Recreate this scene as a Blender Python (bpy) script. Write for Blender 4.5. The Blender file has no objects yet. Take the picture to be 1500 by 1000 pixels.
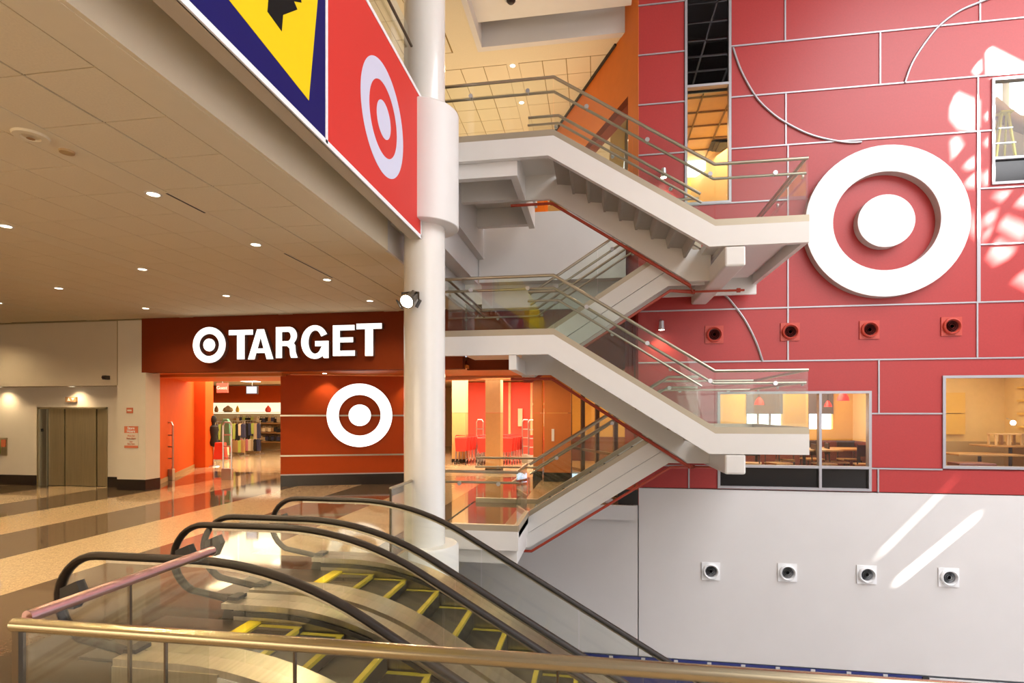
import bpy, bmesh, math, random
from mathutils import Vector, Matrix
from mathutils.geometry import tessellate_polygon, delaunay_2d_cdt
random.seed(7)
PI = math.pi
C = bpy.context.scene.collection
# ---------------------------------------------------------------- camera, sky, sun, area lights, exposure
EYE = 1.92; F = 796.0; HZ = 604.0; YAW = 0.1545
cd = bpy.data.cameras.new('camera'); cam = bpy.data.objects.new('camera', cd); C.objects.link(cam)
cam.location = (0, 0, EYE); cam.rotation_euler = (PI/2, 0, YAW)
cd.sensor_width = 36; cd.lens = F/1500*36; cd.shift_y = (HZ-500)/1500; cd.clip_start = .05; cd.clip_end = 200
bpy.context.scene.camera = cam
sc = bpy.context.scene
w = bpy.data.worlds.new('sky'); sc.world = w; w.use_nodes = True
w.node_tree.nodes['Background'].inputs[0].default_value = (.62, .74, 1, 1)
w.node_tree.nodes['Background'].inputs[1].default_value = 2.2
ORD = ['first', 'second', 'third', 'fourth', 'fifth', 'sixth', 'seventh', 'eighth']
SUN = Vector((-.62, .36, -.70)).normalized()
def light(name, kind, loc, energy, color, rot=None, aim=None, **kw):
    l = bpy.data.lights.new(name, kind); l.energy = energy; l.color = color
    for k, v in kw.items(): setattr(l, k, v)
    o = bpy.data.objects.new(name, l); C.objects.link(o); o.location = loc
    if rot: o.rotation_euler = rot
    if aim is not None: o.rotation_euler = Vector(aim).to_track_quat('-Z', 'Y').to_euler()
    return o
light('sun', 'SUN', (14, 4, 20), 120, (1, .95, .88), aim=SUN, angle=.009)
WARM = (1, .76, .46); STORE = (1, .80, .55)
light('skylight_daylight', 'AREA', (12.8, 1.8, 12.6), 3500, (.95, .96, 1), rot=(0, 0, 0), shape='RECTANGLE', size=13, size_y=13)
light('front_fill', 'AREA', (6, -5.5, 5.0), 620, (1, .97, .93), aim=(-.2, 1, -.05), shape='RECTANGLE', size=16, size_y=9)  # added fill from behind the camera, no window is built there
light('mall_fill', 'AREA', (-8, -5.6, 1.9), 430, (1, .80, .56), aim=(.12, 1, .12), shape='RECTANGLE', size=12, size_y=3)  # added low fill to lift the mall ceiling, no glazing there
sc.view_settings.view_transform = 'Standard'; sc.view_settings.look = 'None'
sc.view_settings.gamma = 1; sc.view_settings.use_curve_mapping = False; sc.view_settings.exposure = 0.16
sc.cycles.max_bounces = 8; sc.cycles.transparent_max_bounces = 24; sc.cycles.diffuse_bounces = 4
sc.cycles.glossy_bounces = 4; sc.cycles.caustics_reflective = False; sc.cycles.caustics_refractive = False
sc.cycles.sample_clamp_indirect = 4; sc.cycles.use_denoising = True

# ---------------------------------------------------------------- helpers: places measured in the building
SY, CY = math.sin(YAW), math.cos(YAW)
def ray(u, v):
    a = (u-750)/F; return Vector((a*CY-SY, a*SY+CY, (HZ-v)/F))
def onY(u, v, Y): r = ray(u, v); return Vector((0, 0, EYE)) + r*(Y/r.y)
def onX(u, v, X): r = ray(u, v); return Vector((0, 0, EYE)) + r*(X/r.x)
def onZ(u, v, Z): r = ray(u, v); return Vector((0, 0, EYE)) + r*((Z-EYE)/r.z)
def XY(u, Y): return onY(u, 600, Y).x

# ---------------------------------------------------------------- helpers: materials
M = {}
def mat(name, col, rough=.5, metal=0, var=0, scale=8, bump=0, emit=0, spec=.5, coat=0, aniso=None):
    m = bpy.data.materials.new(name); m.use_nodes = True; nt = m.node_tree; b = nt.nodes['Principled BSDF']
    b.inputs['Base Color'].default_value = (*col, 1); b.inputs['Roughness'].default_value = rough
    b.inputs['Metallic'].default_value = metal; b.inputs['Specular IOR Level'].default_value = spec
    b.inputs['Coat Weight'].default_value = coat
    if emit:
        b.inputs['Emission Color'].default_value = (*col, 1); b.inputs['Emission Strength'].default_value = emit
    if var or bump:
        tc = nt.nodes.new('ShaderNodeTexCoord'); mp = nt.nodes.new('ShaderNodeMapping')
        nt.links.new(tc.outputs['Object'], mp.inputs[0])
        if aniso: mp.inputs['Scale'].default_value = aniso
        n = nt.nodes.new('ShaderNodeTexNoise'); n.inputs['Scale'].default_value = scale; n.inputs['Detail'].default_value = 4
        nt.links.new(mp.outputs[0], n.inputs['Vector'])
        if var:
            r = nt.nodes.new('ShaderNodeValToRGB'); r.color_ramp.elements[0].position = .3; r.color_ramp.elements[1].position = .7
            r.color_ramp.elements[0].color = (*[c*(1-var) for c in col], 1)
            r.color_ramp.elements[1].color = (*[min(1, c*(1+var)) for c in col], 1)
            nt.links.new(n.outputs['Fac'], r.inputs[0]); nt.links.new(r.outputs[0], b.inputs['Base Color'])
        if bump:
            bp = nt.nodes.new('ShaderNodeBump'); bp.inputs['Strength'].default_value = bump; bp.inputs['Distance'].default_value = .01
            nt.links.new(n.outputs['Fac'], bp.inputs['Height']); nt.links.new(bp.outputs[0], b.inputs['Normal'])
    M[name] = m; return m
def glassmat(name, tint, refl=1.0, ior=1.5):
    m = bpy.data.materials.new(name); m.use_nodes = True; nt = m.node_tree
    nt.nodes.remove(nt.nodes['Principled BSDF']); out = nt.nodes['Material Output']
    t = nt.nodes.new('ShaderNodeBsdfTransparent'); t.inputs[0].default_value = (*tint, 1)
    g = nt.nodes.new('ShaderNodeBsdfGlossy'); g.inputs['Roughness'].default_value = .01; g.inputs[0].default_value = (refl,)*3+(1,)
    lw = nt.nodes.new('ShaderNodeLayerWeight'); lw.inputs['Blend'].default_value = .5
    pw = nt.nodes.new('ShaderNodeMath'); pw.operation = 'POWER'; pw.inputs[1].default_value = 4.5
    f = nt.nodes.new('ShaderNodeMath'); f.operation = 'MULTIPLY_ADD'; f.inputs[1].default_value = .75; f.inputs[2].default_value = .035
    nt.links.new(lw.outputs['Facing'], pw.inputs[0]); nt.links.new(pw.outputs[0], f.inputs[0])
    x = nt.nodes.new('ShaderNodeMixShader')
    nt.links.new(f.outputs[0], x.inputs[0]); nt.links.new(t.outputs[0], x.inputs[1]); nt.links.new(g.outputs[0], x.inputs[2])
    nt.links.new(x.outputs[0], out.inputs[0]); M[name] = m; return m
mat('white', (.80, .77, .73), .45, var=.015, scale=3)
mat('white_wall', (.72, .69, .67), .6, var=.02, scale=1.5, bump=.05)
mat('tan_wall', (.56, .48, .36), .7, var=.02, scale=2)
mat('cream_pier', (.66, .59, .48), .65, var=.02, scale=2)
mat('ceiling_tile', (.84, .73, .52), .85, var=.03, scale=60, bump=.15)
mat('ceiling_plain', (.84, .74, .54), .8, var=.01)
mat('tbar', (.26, .20, .10), .6)
mat('upper_tile', (.80, .70, .50), .85, var=.03, scale=60, bump=.1)
mat('upper_tbar', (.30, .20, .05), .6)
mat('red_panel', (.44, .036, .034), .40, var=.04, scale=30, bump=.04, spec=.5)
mat('red_fascia', (.16, .024, .005), .75, var=.03, scale=6, spec=.12)
mat('red_store', (.44, .060, .008), .6, var=.03, scale=5, spec=.15)
mat('orange_wall', (.72, .17, .01), .5, var=.03, scale=4)
mat('entry_orange', (.70, .12, .02), .7, var=.03, scale=4, spec=.12)
mat('pillar_orange', (.62, .20, .04), .4, var=.03, scale=4)
mat('brown_edge', (.16, .03, .012), .7, spec=.1)
mat('silver', (.62, .62, .64), .3, .9)
mat('trim', (.46, .44, .46), .4, .5)
mat('brushed', (.60, .55, .44), .28, 1, var=.05, scale=4, aniso=(1, 30, 1), bump=.02)
mat('rail', (.50, .45, .36), .28, 1)
mat('side_rail', (.62, .40, .38), .32, 1)  # pink of the reflected red wall put into the metal colour
mat('frontrail', (.50, .43, .29), .27, 1)
mat('bronze', (.13, .10, .07), .3, .9)
mat('curb', (.50, .43, .32), .38, .5, var=.04, scale=2)
mat('dark', (.02, .018, .016), .5)
mat('black_base', (.015, .010, .008), .25)
mat('rubber', (.020, .013, .008), .5, spec=.3)
mat('step_metal', (.10, .09, .075), .4, .8, var=.2, scale=40, aniso=(.1, 30, 1), bump=.3)
mat('plate_dark', (.12, .10, .08), .35, .8, var=.15, scale=30, aniso=(.1, 20, 1), bump=.1)
mat('yellow', (.85, .62, .02), .45)
mat('step_yellow', (.38, .29, .02), .6)
mat('steel', (.56, .50, .40), .33, 1, var=.08, scale=3, aniso=(12, .4, .4))
mat('elev', (.66, .58, .38), .42, 1, var=.06, scale=3, aniso=(10, .5, .5), bump=.01)
mat('elev_jamb', (.30, .29, .26), .35, 1)
mat('sprinkler', (.42, .05, .02), .4)
mat('step_grey', (.42, .38, .33), .6, var=.03)
mat('pure_white', (.9, .9, .9), .4)
mat('sign_glow', (1, .97, .92), .4, emit=1.15)
mat('ring_white', (.94, .94, .94), .4)
mat('ring_side', (.55, .50, .46), .5)
mat('pole_white', (.84, .80, .74), .22, var=.01, coat=.4)
mat('bulb', (1, .88, .66), .4, emit=9)
mat('bulb_hot', (1, .9, .72), .4, emit=30)
mat('fluor', (1, .93, .78), .4, emit=5)
mat('store_light', (1, .90, .70), .4, emit=7)
mat('store_ceiling', (.85, .68, .42), .8)
mat('store_cream', (.86, .62, .34), .6, var=.03)
mat('store_cream_low', (.78, .48, .20), .45, var=.03)
mat('store_floor', (.62, .46, .28), .08, var=.05, scale=4)
mat('band_white', (1, .90, .66), .5, emit=.85)
mat('cyellow', (.82, .52, .12), .6, var=.03)
mat('cyellow_pale', (.85, .62, .28), .6, var=.03)
mat('wainscot', (.22, .06, .04), .5)
mat('wainscot_tan', (.50, .34, .16), .5)
mat('wood', (.55, .32, .13), .4, var=.15, scale=4, aniso=(1, 12, 1))
mat('chair_dark', (.06, .035, .025), .4)
mat('day_pane', (.82, .93, 1), .5, emit=2.6)
mat('curtain', (.16, .13, .13), .8)
mat('lamp_red', (.8, .03, .02), .35, emit=.5)
mat('sign_red', (.66, .045, .035), .5, spec=.15)
mat('sign_blue', (.012, .010, .11), .55, spec=.1)
mat('sign_yellow', (.85, .60, .01), .5, spec=.1)
mat('sign_black', (.01, .009, .008), .7, spec=.1)
mat('sign_lilac', (.66, .68, .84), .35)
mat('cart_red', (.75, .05, .04), .4)
mat('hoarding_blue', (.02, .03, .17), .5, var=.05)
mat('grey_low', (.60, .58, .57), .7)
mat('spandrel', (.018, .016, .015), .12)
mat('beige_dim', (.48, .36, .22), .8)
mat('duct', (.40, .22, .09), .6)
mat('ladder_yellow', (.85, .72, .05), .4)
mat('lens_dark', (.02, .01, .01), .3)
mat('vane_maroon', (.12, .015, .012), .5)
mat('ventred', (.56, .07, .045), .4)
mat('storesign', (.60, .16, .07), .5)
mat('teal', (.12, .42, .28), .7); mat('coral', (.85, .10, .07), .6); mat('lime', (.42, .5, .1), .7)
mat('navy', (.04, .04, .09), .7); mat('bagyellow', (.9, .6, .05), .6); mat('pinkcloth', (.75, .25, .3), .7)
mat('creamcloth', (.8, .68, .48), .8); mat('blackcloth', (.015, .012, .012), .8)
mat('screen', (.35, .42, .75), .3, emit=.8)
mat('atrium_grey', (.55, .53, .5), .7)
glassmat('glass', (.95, .975, .955)); glassmat('glass_esc', (.965, .975, .95)); glassmat('glass_win', (.95, .97, .96), .55); glassmat('glass_dimmed', (.35, .35, .36), .25)
glassmat('glass_purple', (.88, .90, .88))
# terrazzo floor: bands running away from the camera, chips, polish
def floormat():
    m = bpy.data.materials.new('terrazzo'); m.use_nodes = True; nt = m.node_tree; b = nt.nodes['Principled BSDF']
    N = nt.nodes.new; L = nt.links.new
    tc = N('ShaderNodeTexCoord'); sp = N('ShaderNodeSeparateXYZ'); L(tc.outputs['Object'], sp.inputs[0])
    ad = N('ShaderNodeMath'); ad.operation = 'ADD'; ad.inputs[1].default_value = 9.26; L(sp.outputs[0], ad.inputs[0])
    md = N('ShaderNodeMath'); md.operation = 'FLOORED_MODULO'; md.inputs[1].default_value = 3.08; L(ad.outputs[0], md.inputs[0])
    lt = N('ShaderNodeMath'); lt.operation = 'LESS_THAN'; lt.inputs[1].default_value = 1.54; L(md.outputs[0], lt.inputs[0])
    g = N('ShaderNodeMath'); g.operation = 'GREATER_THAN'; g.inputs[1].default_value = 3.25; L(sp.outputs[1], g.inputs[0])
    ml = N('ShaderNodeMath'); ml.operation = 'MULTIPLY'; L(lt.outputs[0], ml.inputs[0]); L(g.outputs[0], ml.inputs[1])
    mx = N('ShaderNodeMixRGB'); mx.inputs[1].default_value = (.50, .37, .22, 1); mx.inputs[2].default_value = (.13, .088, .055, 1)
    L(ml.outputs[0], mx.inputs[0])
    def cmp(op, sock, v):
        n = N('ShaderNodeMath'); n.operation = op; n.inputs[1].default_value = v; L(sock, n.inputs[0]); return n.outputs[0]
    def mul(a_, b_): n = N('ShaderNodeMath'); n.operation = 'MULTIPLY'; L(a_, n.inputs[0]); L(b_, n.inputs[1]); return n.outputs[0]
    zone = mul(mul(cmp('GREATER_THAN', sp.outputs[0], -4.64), cmp('LESS_THAN', sp.outputs[1], 6.75)), mul(cmp('GREATER_THAN', sp.outputs[1], 2.9), cmp('LESS_THAN', sp.outputs[0], 0)))
    mz = N('ShaderNodeMixRGB'); mz.inputs[2].default_value = (.075, .058, .042, 1); L(zone, mz.inputs[0]); L(mx.outputs[0], mz.inputs[1]); mx = mz
    vo = N('ShaderNodeTexVoronoi'); vo.inputs['Scale'].default_value = 70; L(tc.outputs['Object'], vo.inputs['Vector'])
    r = N('ShaderNodeValToRGB'); r.color_ramp.elements[0].color = (.62, .62, .62, 1); r.color_ramp.elements[1].color = (1.25, 1.2, 1.12, 1)
    L(vo.outputs['Color'], r.inputs[0])
    mu = N('ShaderNodeMixRGB'); mu.blend_type = 'MULTIPLY'; mu.inputs[0].default_value = .8
    L(mx.outputs[0], mu.inputs[1]); L(r.outputs[0], mu.inputs[2]); L(mu.outputs[0], b.inputs['Base Color'])
    b.inputs['Roughness'].default_value = .06; b.inputs['Specular IOR Level'].default_value = .6
    M['terrazzo'] = m
floormat()

# ---------------------------------------------------------------- helpers: meshes
def NB(): return bmesh.new()
def box(bm, x0, x1, y0, y1, z0, z1):
    v = [bm.verts.new((x, y, z)) for z in (z0, z1) for y in (y0, y1) for x in (x0, x1)]
    for f in ((0, 2, 3, 1), (4, 5, 7, 6), (0, 1, 5, 4), (2, 6, 7, 3), (0, 4, 6, 2), (1, 3, 7, 5)):
        bm.faces.new([v[i] for i in f])
    return bm
def loops_prism(bm, loops, f0, f1):
    """loops: outer + holes of 2-D points; f0/f1 map (a,b) to the two 3-D faces"""
    tri = tessellate_polygon([[Vector((p[0], p[1], 0)) for p in l] for l in loops])
    flat = [p for l in loops for p in l]
    A = [bm.verts.new(f0(*p)) for p in flat]; B = [bm.verts.new(f1(*p)) for p in flat]
    for t in tri:
        for VV, o in ((A, 1), (B, -1)):
            try: bm.faces.new([VV[i] for i in (t if o == 1 else t[::-1])])
            except ValueError: pass
    k = 0
    for l in loops:
        n = len(l)
        for i in range(n):
            j = (i+1) % n
            try: bm.faces.new([A[k+i], A[k+j], B[k+j], B[k+i]])
            except ValueError: pass
        k += n
    return bm
def prismY(bm, pts, y0, y1): return loops_prism(bm, [pts], lambda a, b: (a, y0, b), lambda a, b: (a, y1, b))
def prismX(bm, pts, x0, x1): return loops_prism(bm, [pts], lambda a, b: (x0, a, b), lambda a, b: (x1, a, b))
def prismZ(bm, pts, z0, z1): return loops_prism(bm, [pts], lambda a, b: (a, b, z0), lambda a, b: (a, b, z1))
def strip(bm, xs, top, bot, y0, y1):
    """band between two height functions, run along x"""
    rows = []
    for x in xs:
        t, b = top(x), bot(x)
        rows.append([bm.verts.new((x, y0, t)), bm.verts.new((x, y1, t)), bm.verts.new((x, y1, b)), bm.verts.new((x, y0, b))])
    for p, q in zip(rows, rows[1:]):
        for i in range(4): bm.faces.new([p[i], p[(i+1) % 4], q[(i+1) % 4], q[i]])
    bm.faces.new(rows[0]); bm.faces.new(rows[-1][::-1]); return bm
def tube(bm, pts, r, n=10, flat=None):
    pts = [Vector(p) for p in pts]; rings = []
    for i, p in enumerate(pts):
        a = (p-pts[i-1]).normalized() if i else None
        b = (pts[i+1]-p).normalized() if i < len(pts)-1 else None
        t = (a+b).normalized() if a and b else (a or b)
        k = 1/max(.5, t.dot(b if b else a))
        up = Vector((0, 0, 1)) if abs(t.z) < .9 else Vector((0, 1, 0))
        s = t.cross(up).normalized(); u = s.cross(t).normalized()
        if i and abs(u.dot(pu)) < .2: u, s = u, s
        if i:   # keep the frame from flipping
            s = (ps-t*ps.dot(t)).normalized(); u = s.cross(t).normalized()
            if u.dot(pu) < 0: u = -u
        ps, pu = s, u
        rings.append([bm.verts.new(p+(s*math.cos(2*PI*j/n)*(flat or 1)+u*math.sin(2*PI*j/n)*k)*r) for j in range(n)])
    for A, B in zip(rings, rings[1:]):
        for j in range(n): bm.faces.new([A[j], A[(j+1) % n], B[(j+1) % n], B[j]])
    bm.faces.new(rings[0][::-1]); bm.faces.new(rings[-1]); return bm
def lathe(bm, prof, c, axis='Z', n=32):
    """prof: (radius, height) list"""
    rings = []
    for r, h in prof:
        row = []
        for j in range(n):
            a = 2*PI*j/n; p = (r*math.cos(a), r*math.sin(a), h)
            if axis == 'Y': p = (p[0], p[2], p[1])
            if axis == 'X': p = (p[2], p[0], p[1])
            row.append(bm.verts.new((c[0]+p[0], c[1]+p[1], c[2]+p[2])))
        rings.append(row)
    for A, B in zip(rings, rings[1:]):
        for j in range(n): bm.faces.new([A[j], A[(j+1) % n], B[(j+1) % n], B[j]])
    for R in (rings[0], rings[-1]):
        try: bm.faces.new(R)
        except ValueError: pass
    return bm
def obj(name, bm, m, parent=None, smooth=False, loc=None, bevel=0):
    bmesh.ops.remove_doubles(bm, verts=bm.verts, dist=1e-6)
    bmesh.ops.recalc_face_normals(bm, faces=bm.faces)
    me = bpy.data.meshes.new(name); bm.to_mesh(me); bm.free()
    me.materials.append(M[m] if isinstance(m, str) else m)
    o = bpy.data.objects.new(name, me); C.objects.link(o)
    if parent: o.parent = parent
    if loc: o.location = loc
    if smooth:
        for p in me.polygons: p.use_smooth = True
        try: me.set_sharp_from_angle(angle=.7)
        except Exception: pass
    if bevel:
        b = o.modifiers.new('bevel', 'BEVEL'); b.width = bevel; b.segments = 2; b.limit_method = 'ANGLE'
    return o
def tag(o, label=None, cat=None, group=None, kind=None):
    if label: o['label'] = label
    if cat: o['category'] = cat
    if group: o['group'] = group
    if kind: o['kind'] = kind
    return o
def empty(name, label=None, cat=None, loc=(0, 0, 0), group=None, kind=None, rz=0):
    o = bpy.data.objects.new(name, None); C.objects.link(o); o.location = loc; o.rotation_euler = (0, 0, rz)
    return tag(o, label, cat, group, kind)
def copy_tree(o, parent=None, loc=None, rz=None, label=None):
    c = o.copy(); C.objects.link(c); c.parent = parent
    if loc is not None: c.location = loc
    if rz is not None: c.rotation_euler = (0, 0, rz)
    if label: c['label'] = label
    for ch in KIDS.get(o.name, []): copy_tree(ch, c)
    return c
KIDS = {}
def index_kids(root):
    for o in bpy.data.objects:
        if o.parent: KIDS.setdefault(o.parent.name, [])
        if o.parent and o not in KIDS[o.parent.name]: KIDS[o.parent.name].append(o)
def pieces(name, items, mesh_bm, m, parent, label=None):
    """alike pieces that share one mesh; items = locations"""
    first = obj(name, mesh_bm, m, parent, loc=items[0])
    for p in items[1:]:
        c = first.copy(); C.objects.link(c); c.location = p; c.parent = parent
    return first
def subtract(rect, holes):
    out = [rect]
    for hx0, hx1, hz0, hz1 in holes:
        nxt = []
        for x0, x1, z0, z1 in out:
            if hx1 <= x0 or hx0 >= x1 or hz1 <= z0 or hz0 >= z1: nxt.append((x0, x1, z0, z1)); continue
            if z1 > hz1: nxt.append((x0, x1, hz1, z1))
            if z0 < hz0: nxt.append((x0, x1, z0, hz0))
            a, b = max(z0, hz0), min(z1, hz1)
            if x0 < hx0: nxt.append((x0, hx0, a, b))
            if x1 > hx1: nxt.append((hx1, x1, a, b))
        out = nxt
    return out
def ringpts(c, r, n=64): return [(c[0]+r*math.cos(2*PI*i/n), c[1]+r*math.sin(2*PI*i/n)) for i in range(n)]

# ================================================================ THE SETTING
EDGE = -2.6                      # slab edge of the atrium
YW = 11.66                       # red feature wall
UP = 6.33                        # upper floor
# floor at the camera's level, its slab edges, lower floor
fl = empty('floor', kind='structure')
b = NB(); prismZ(b, [(-20, -6), (12, -6), (12, 2.05), (EDGE-.03, 2.05), (EDGE-.03, 11.5), (.75, 11.5), (.75, 14), (-1, 15.2), (-1, 16), (-20, 16)], -.28, 0)
obj('terrazzo_slab', b, 'terrazzo', fl)
b = NB(); box(b, EDGE-.03, EDGE+.02, 6.5, 8.6, -.5, .03); box(b, EDGE-.03, EDGE+.02, 2.0, 3.5, -.5, .03); box(b, EDGE, 12, 2.05, 2.10, -.5, .03)
obj('slab_edge', b, 'curb', fl)
b = NB(); box(b, -8, 24, -6, 11.6, -4.95, -4.8)
tag(obj('floor_lower', b, 'grey_low'), kind='structure')
# ground-floor mall ceiling with separate tiles
CZ = 4.22
ce = empty('ceiling', kind='structure')
b = NB(); prismZ(b, [(-20, -6), (-2.97, -6), (-2.97, 12.3), (.6, 12.3), (-1.2, 16), (-20, 16)], CZ+.012, CZ+.2)
obj('ceiling_grid', b, 'tbar', ce)
b = NB(); box(b, -3.29, -2.97, -6, 12.25, CZ-.004, CZ+.02)
bands = []
x = -4.43
while x > -20: bands.append((x-.36, x)); x -= 2.6
for x0, x1 in bands: box(b, x0+.006, x1-.006, -6, 11.8, CZ-.002, CZ+.02)
obj('ceiling_strip', b, 'ceiling_plain', ce)
cols = [-3.29-.57, -4.43]
x = -4.79
while x > -18:
    for k in range(4): cols.append(x-.56*(k+1))
    x -= 2.6
tiles = []
for cx in cols:
    j = -12
    while 3.15+.615*j < 11.2:
        y = 3.15+.615*j; tiles.append((cx, y)); j += 1
def vis(c):
    X, Y = c[0]+.28, c[1]+.3
    dx, dy = X*CY+Y*SY, -X*SY+Y*CY
    if dy < .5: return -1
    u = 750+F*dx/dy; v = HZ-F*(CZ-EYE)/dy
    return 1/dy**3 if -60 < u < 1560 and -60 < v < 1060 else -1
tiles.sort(key=vis, reverse=True)
near = [t for t in tiles if vis(t) > 0][:295]; far = [t for t in tiles if t not in near and t[1] > -2]
b = NB(); box(b, .006, .554, .006, .609, 0, .02)
pieces('ceiling_tile', [(x, y, CZ) for x, y in near], b, 'ceiling_tile', ce)
b = NB()
for x, y in far: box(b, x+.004, x+.556, y+.004, y+.611, CZ, CZ+.015)
tag(obj('distant_tiles', b, 'ceiling_tile', ce), kind='stuff')
# ceiling over the store entrance lobby
b = NB(); prismZ(b, [(-20, 12.0), (-2.9, 12.0), (-2.9, 12.3), (.75, 12.3), (-1, 16), (-20, 16)], 2.93, 3.0)
tag(obj('ceiling_entrance', b, 'orange_wall'), kind='structure')
# slab edge above (profiled fascia) : along Y, then along X
b = NB()
prof = [(-2.49, UP), (-2.49, 5.34), (-2.63, 5.34), (-2.63, 4.8), (-2.93, 4.8), (-2.93, CZ), (-3.0, CZ), (-3.0, UP)]
loops_prism(b, [prof], lambda a, c: (a, 7.35, c), lambda a, c: (a, 11.95, c))
prof2 = [(11.9, UP), (11.9, 4.82), (12.2, 4.82), (12.2, CZ), (12.3, CZ), (12.3, UP)]
prismX(b, prof2, -2.6, .62)
tag(obj('trim_1', b, 'white_wall'), kind='structure')
b = NB()
loops_prism(b, [[(-2.62, 6.33), (-2.62, 4.8), (-2.93, 4.8), (-2.93, CZ), (-3.0, CZ), (-3.0, UP)]], lambda a, c: (a, -6, c), lambda a, c: (a, 7.35, c))
tag(obj('trim_2', b, 'ceiling_plain'), kind='structure')
# upper floor slab and upper ceiling
b = NB(); prismZ(b, [(-20, -6), (-2.55, -6), (-2.55, 11.95), (.7, 11.95), (-3.5, 22), (-20, 22)], UP-.1, UP)
tag(obj('floor_upper', b, 'grey_low'), kind='structure')
UZ = 10.3
uc = empty('ceiling_upper', kind='structure')
b = NB(); prismZ(b, [(-20, -6), (-3.3, -6), (-3.3, 12.35), (.9, 12.35), (.9, 24), (-20, 24)], UZ+.012, UZ+.2)
obj('upper_grid', b, 'upper_tbar', uc)
b = NB(); prismZ(b, [(-3.3, -6), (-2.72, -6), (-2.72, 12.35), (.9, 12.35), (.9, 12.9), (-3.3, 12.9)], UZ-.004, UZ+.03)
x0 = onZ(739, 83, UZ).x; x1 = onZ(757, 82, UZ).x
box(b, x0, x1, 12.9, 22, UZ-.002, UZ+.02); box(b, -20, -3.3, 12.31, 12.9, UZ-.002, UZ+.02)
obj('upper_strip', b, 'upper_tile', uc)
it = []
for k in range(9):
    for j in range(12): it.append((x1+.57*k, 12.92+.6*j, UZ))
for k in range(1, 9):
    for j in range(12): it.append((x0-.57*k, 12.92+.6*j, UZ))
for k in range(4):
    for j in range(10): it.append((-3.9-.57*k, 12.3-.6*(j+1), UZ))
it = [p for p in it if p[0]+.56 < .9]
b = NB(); box(b, .009, .561, .009, .591, 0, .02)
pieces('ceiling_tile', it, b, 'upper_tile', uc)
b = NB(); box(b, -20, 4, 22, 22.2, UP, UZ)
tag(obj('wall_upper_back', b, 'cyellow_pale'), kind='structure')
# atrium ceiling cloud with its dark shadow gap, and bulkhead
b = NB()
box(b, -2.6, .64, 12.2, 12.35, UZ-.015, UZ+.8)
box(b, -2.72, -2.6, -6, 12.35, UZ-.015, UZ+.8)
tag(obj('trim_3', b, 'white_wall'), kind='structure')
p = onZ(695, 34, UZ+.25); q = onZ(925, 5, UZ+.25)
b = NB(); box(b, p.x, q.x, 3, p.y, UZ+.25, UZ+.55)
b2 = NB(); box(b2, -2.6, .86, -6, 12.2, UZ+.8, UZ+.85); tag(obj('ceiling_cove', b2, 'white_wall'), kind='structure')
cl = tag(obj('ceiling_cloud', b, 'white', bevel=.01), kind='structure')
# walls closing the atrium out of view, unseen slab pierced to throw the sun patches
b = NB(); box(b, -20, 24, -6.2, -6, -4.8, 13); tag(obj('wall_front', b, 'atrium_grey'), kind='structure')
b = NB(); box(b, 24, 24.2, -6, 12, -4.8, 13); tag(obj('wall_right', b, 'atrium_grey'), kind='structure')
b = NB(); box(b, -20.2, -20, -6, 30, -.3, 13); tag(obj('wall_left', b, 'tan_wall'), kind='structure')
b = NB(); box(b, -8.2, -8, -6, 12, -4.8, -.28); tag(obj('wall_lower_left', b, 'atrium_grey'), kind='structure')
ROOF = 13.0
def toroof(P): t = (ROOF-P.z)/(-SUN.z); return (P.x-SUN.x*t, P.y-SUN.y*t)
patches = [
 [(1393,155),(1401,136),(1434,150),(1433,195),(1405,190),(1393,175)],
 [(1445,74),(1452,70),(1520,105),(1520,118),(1470,125),(1446,112)],
 [(1424,103),(1436,88),(1437,110),(1430,111)],
 [(1393,202),(1403,202),(1411,217),(1396,236)],
 [(1410,243),(1425,230),(1433,236),(1432,247),(1420,250)],
 [(1412,268),(1430,252),(1434,254),(1434,276),(1420,275)],
 [(1442,168),(1452,160),(1456,172),(1448,178)],
 [(1441,206),(1454,198),(1454,214),(1448,216)],
 [(1440,252),(1452,250),(1453,270),(1444,274)],
 [(1450,284),(1483,279),(1470,297)],
 [(1486,300),(1502,283),(1515,300),(1502,305)],
 [(1441,316),(1460,308),(1455,330),(1444,332)],
 [(1470,318),(1502,330),(1502,356),(1488,350),(1464,334)],
 [(1442,340),(1456,330),(1442,360)],
 [(1447,375),(1460,350),(1486,364),(1482,378),(1460,389)],
 [(1482,411),(1500,398),(1525,410),(1510,425)],
 [(1418,310),(1434,330),(1434,352),(1424,340)],
]
streaks = [[(1402,699),(1404.5,700),(1289,815),(1287,813)], [(1428,757),(1432,760),(1319,853),(1315,849)]]
V, E2, polys = [], [], []
def addloop(pts):
    k = len(V); V.extend([Vector(p) for p in pts]); E2.extend([(k+i, k+(i+1) % len(pts)) for i in range(len(pts))])
addloop([(-20, -6), (32, -6), (32, 12), (-20, 12)])
for pt in patches+streaks:
    q = [toroof(onY(u, v, YW)) for u, v in pt]; polys.append(q); addloop(q)
vo, eo, fo, *_ = delaunay_2d_cdt(V, E2, [], 1, 1e-5)
def inside(p, poly):
    c = False; n = len(poly)
    for i in range(n):
        (x1_, y1_), (x2_, y2_) = poly[i], poly[(i+1) % n]
        if (y1_ > p[1]) != (y2_ > p[1]) and p[0] < (x2_-x1_)*(p[1]-y1_)/(y2_-y1_)+x1_: c = not c
    return c
b = NB(); bv = [b.verts.new((v[0], v[1], ROOF)) for v in vo]
for f in fo:
    c = [sum(vo[i][k] for i in f)/len(f) for k in (0, 1)]
    if not any(inside(c, q) for q in polys): b.faces.new([bv[i] for i in f])
g = bmesh.ops.extrude_face_region(b, geom=b.faces[:])
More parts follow.
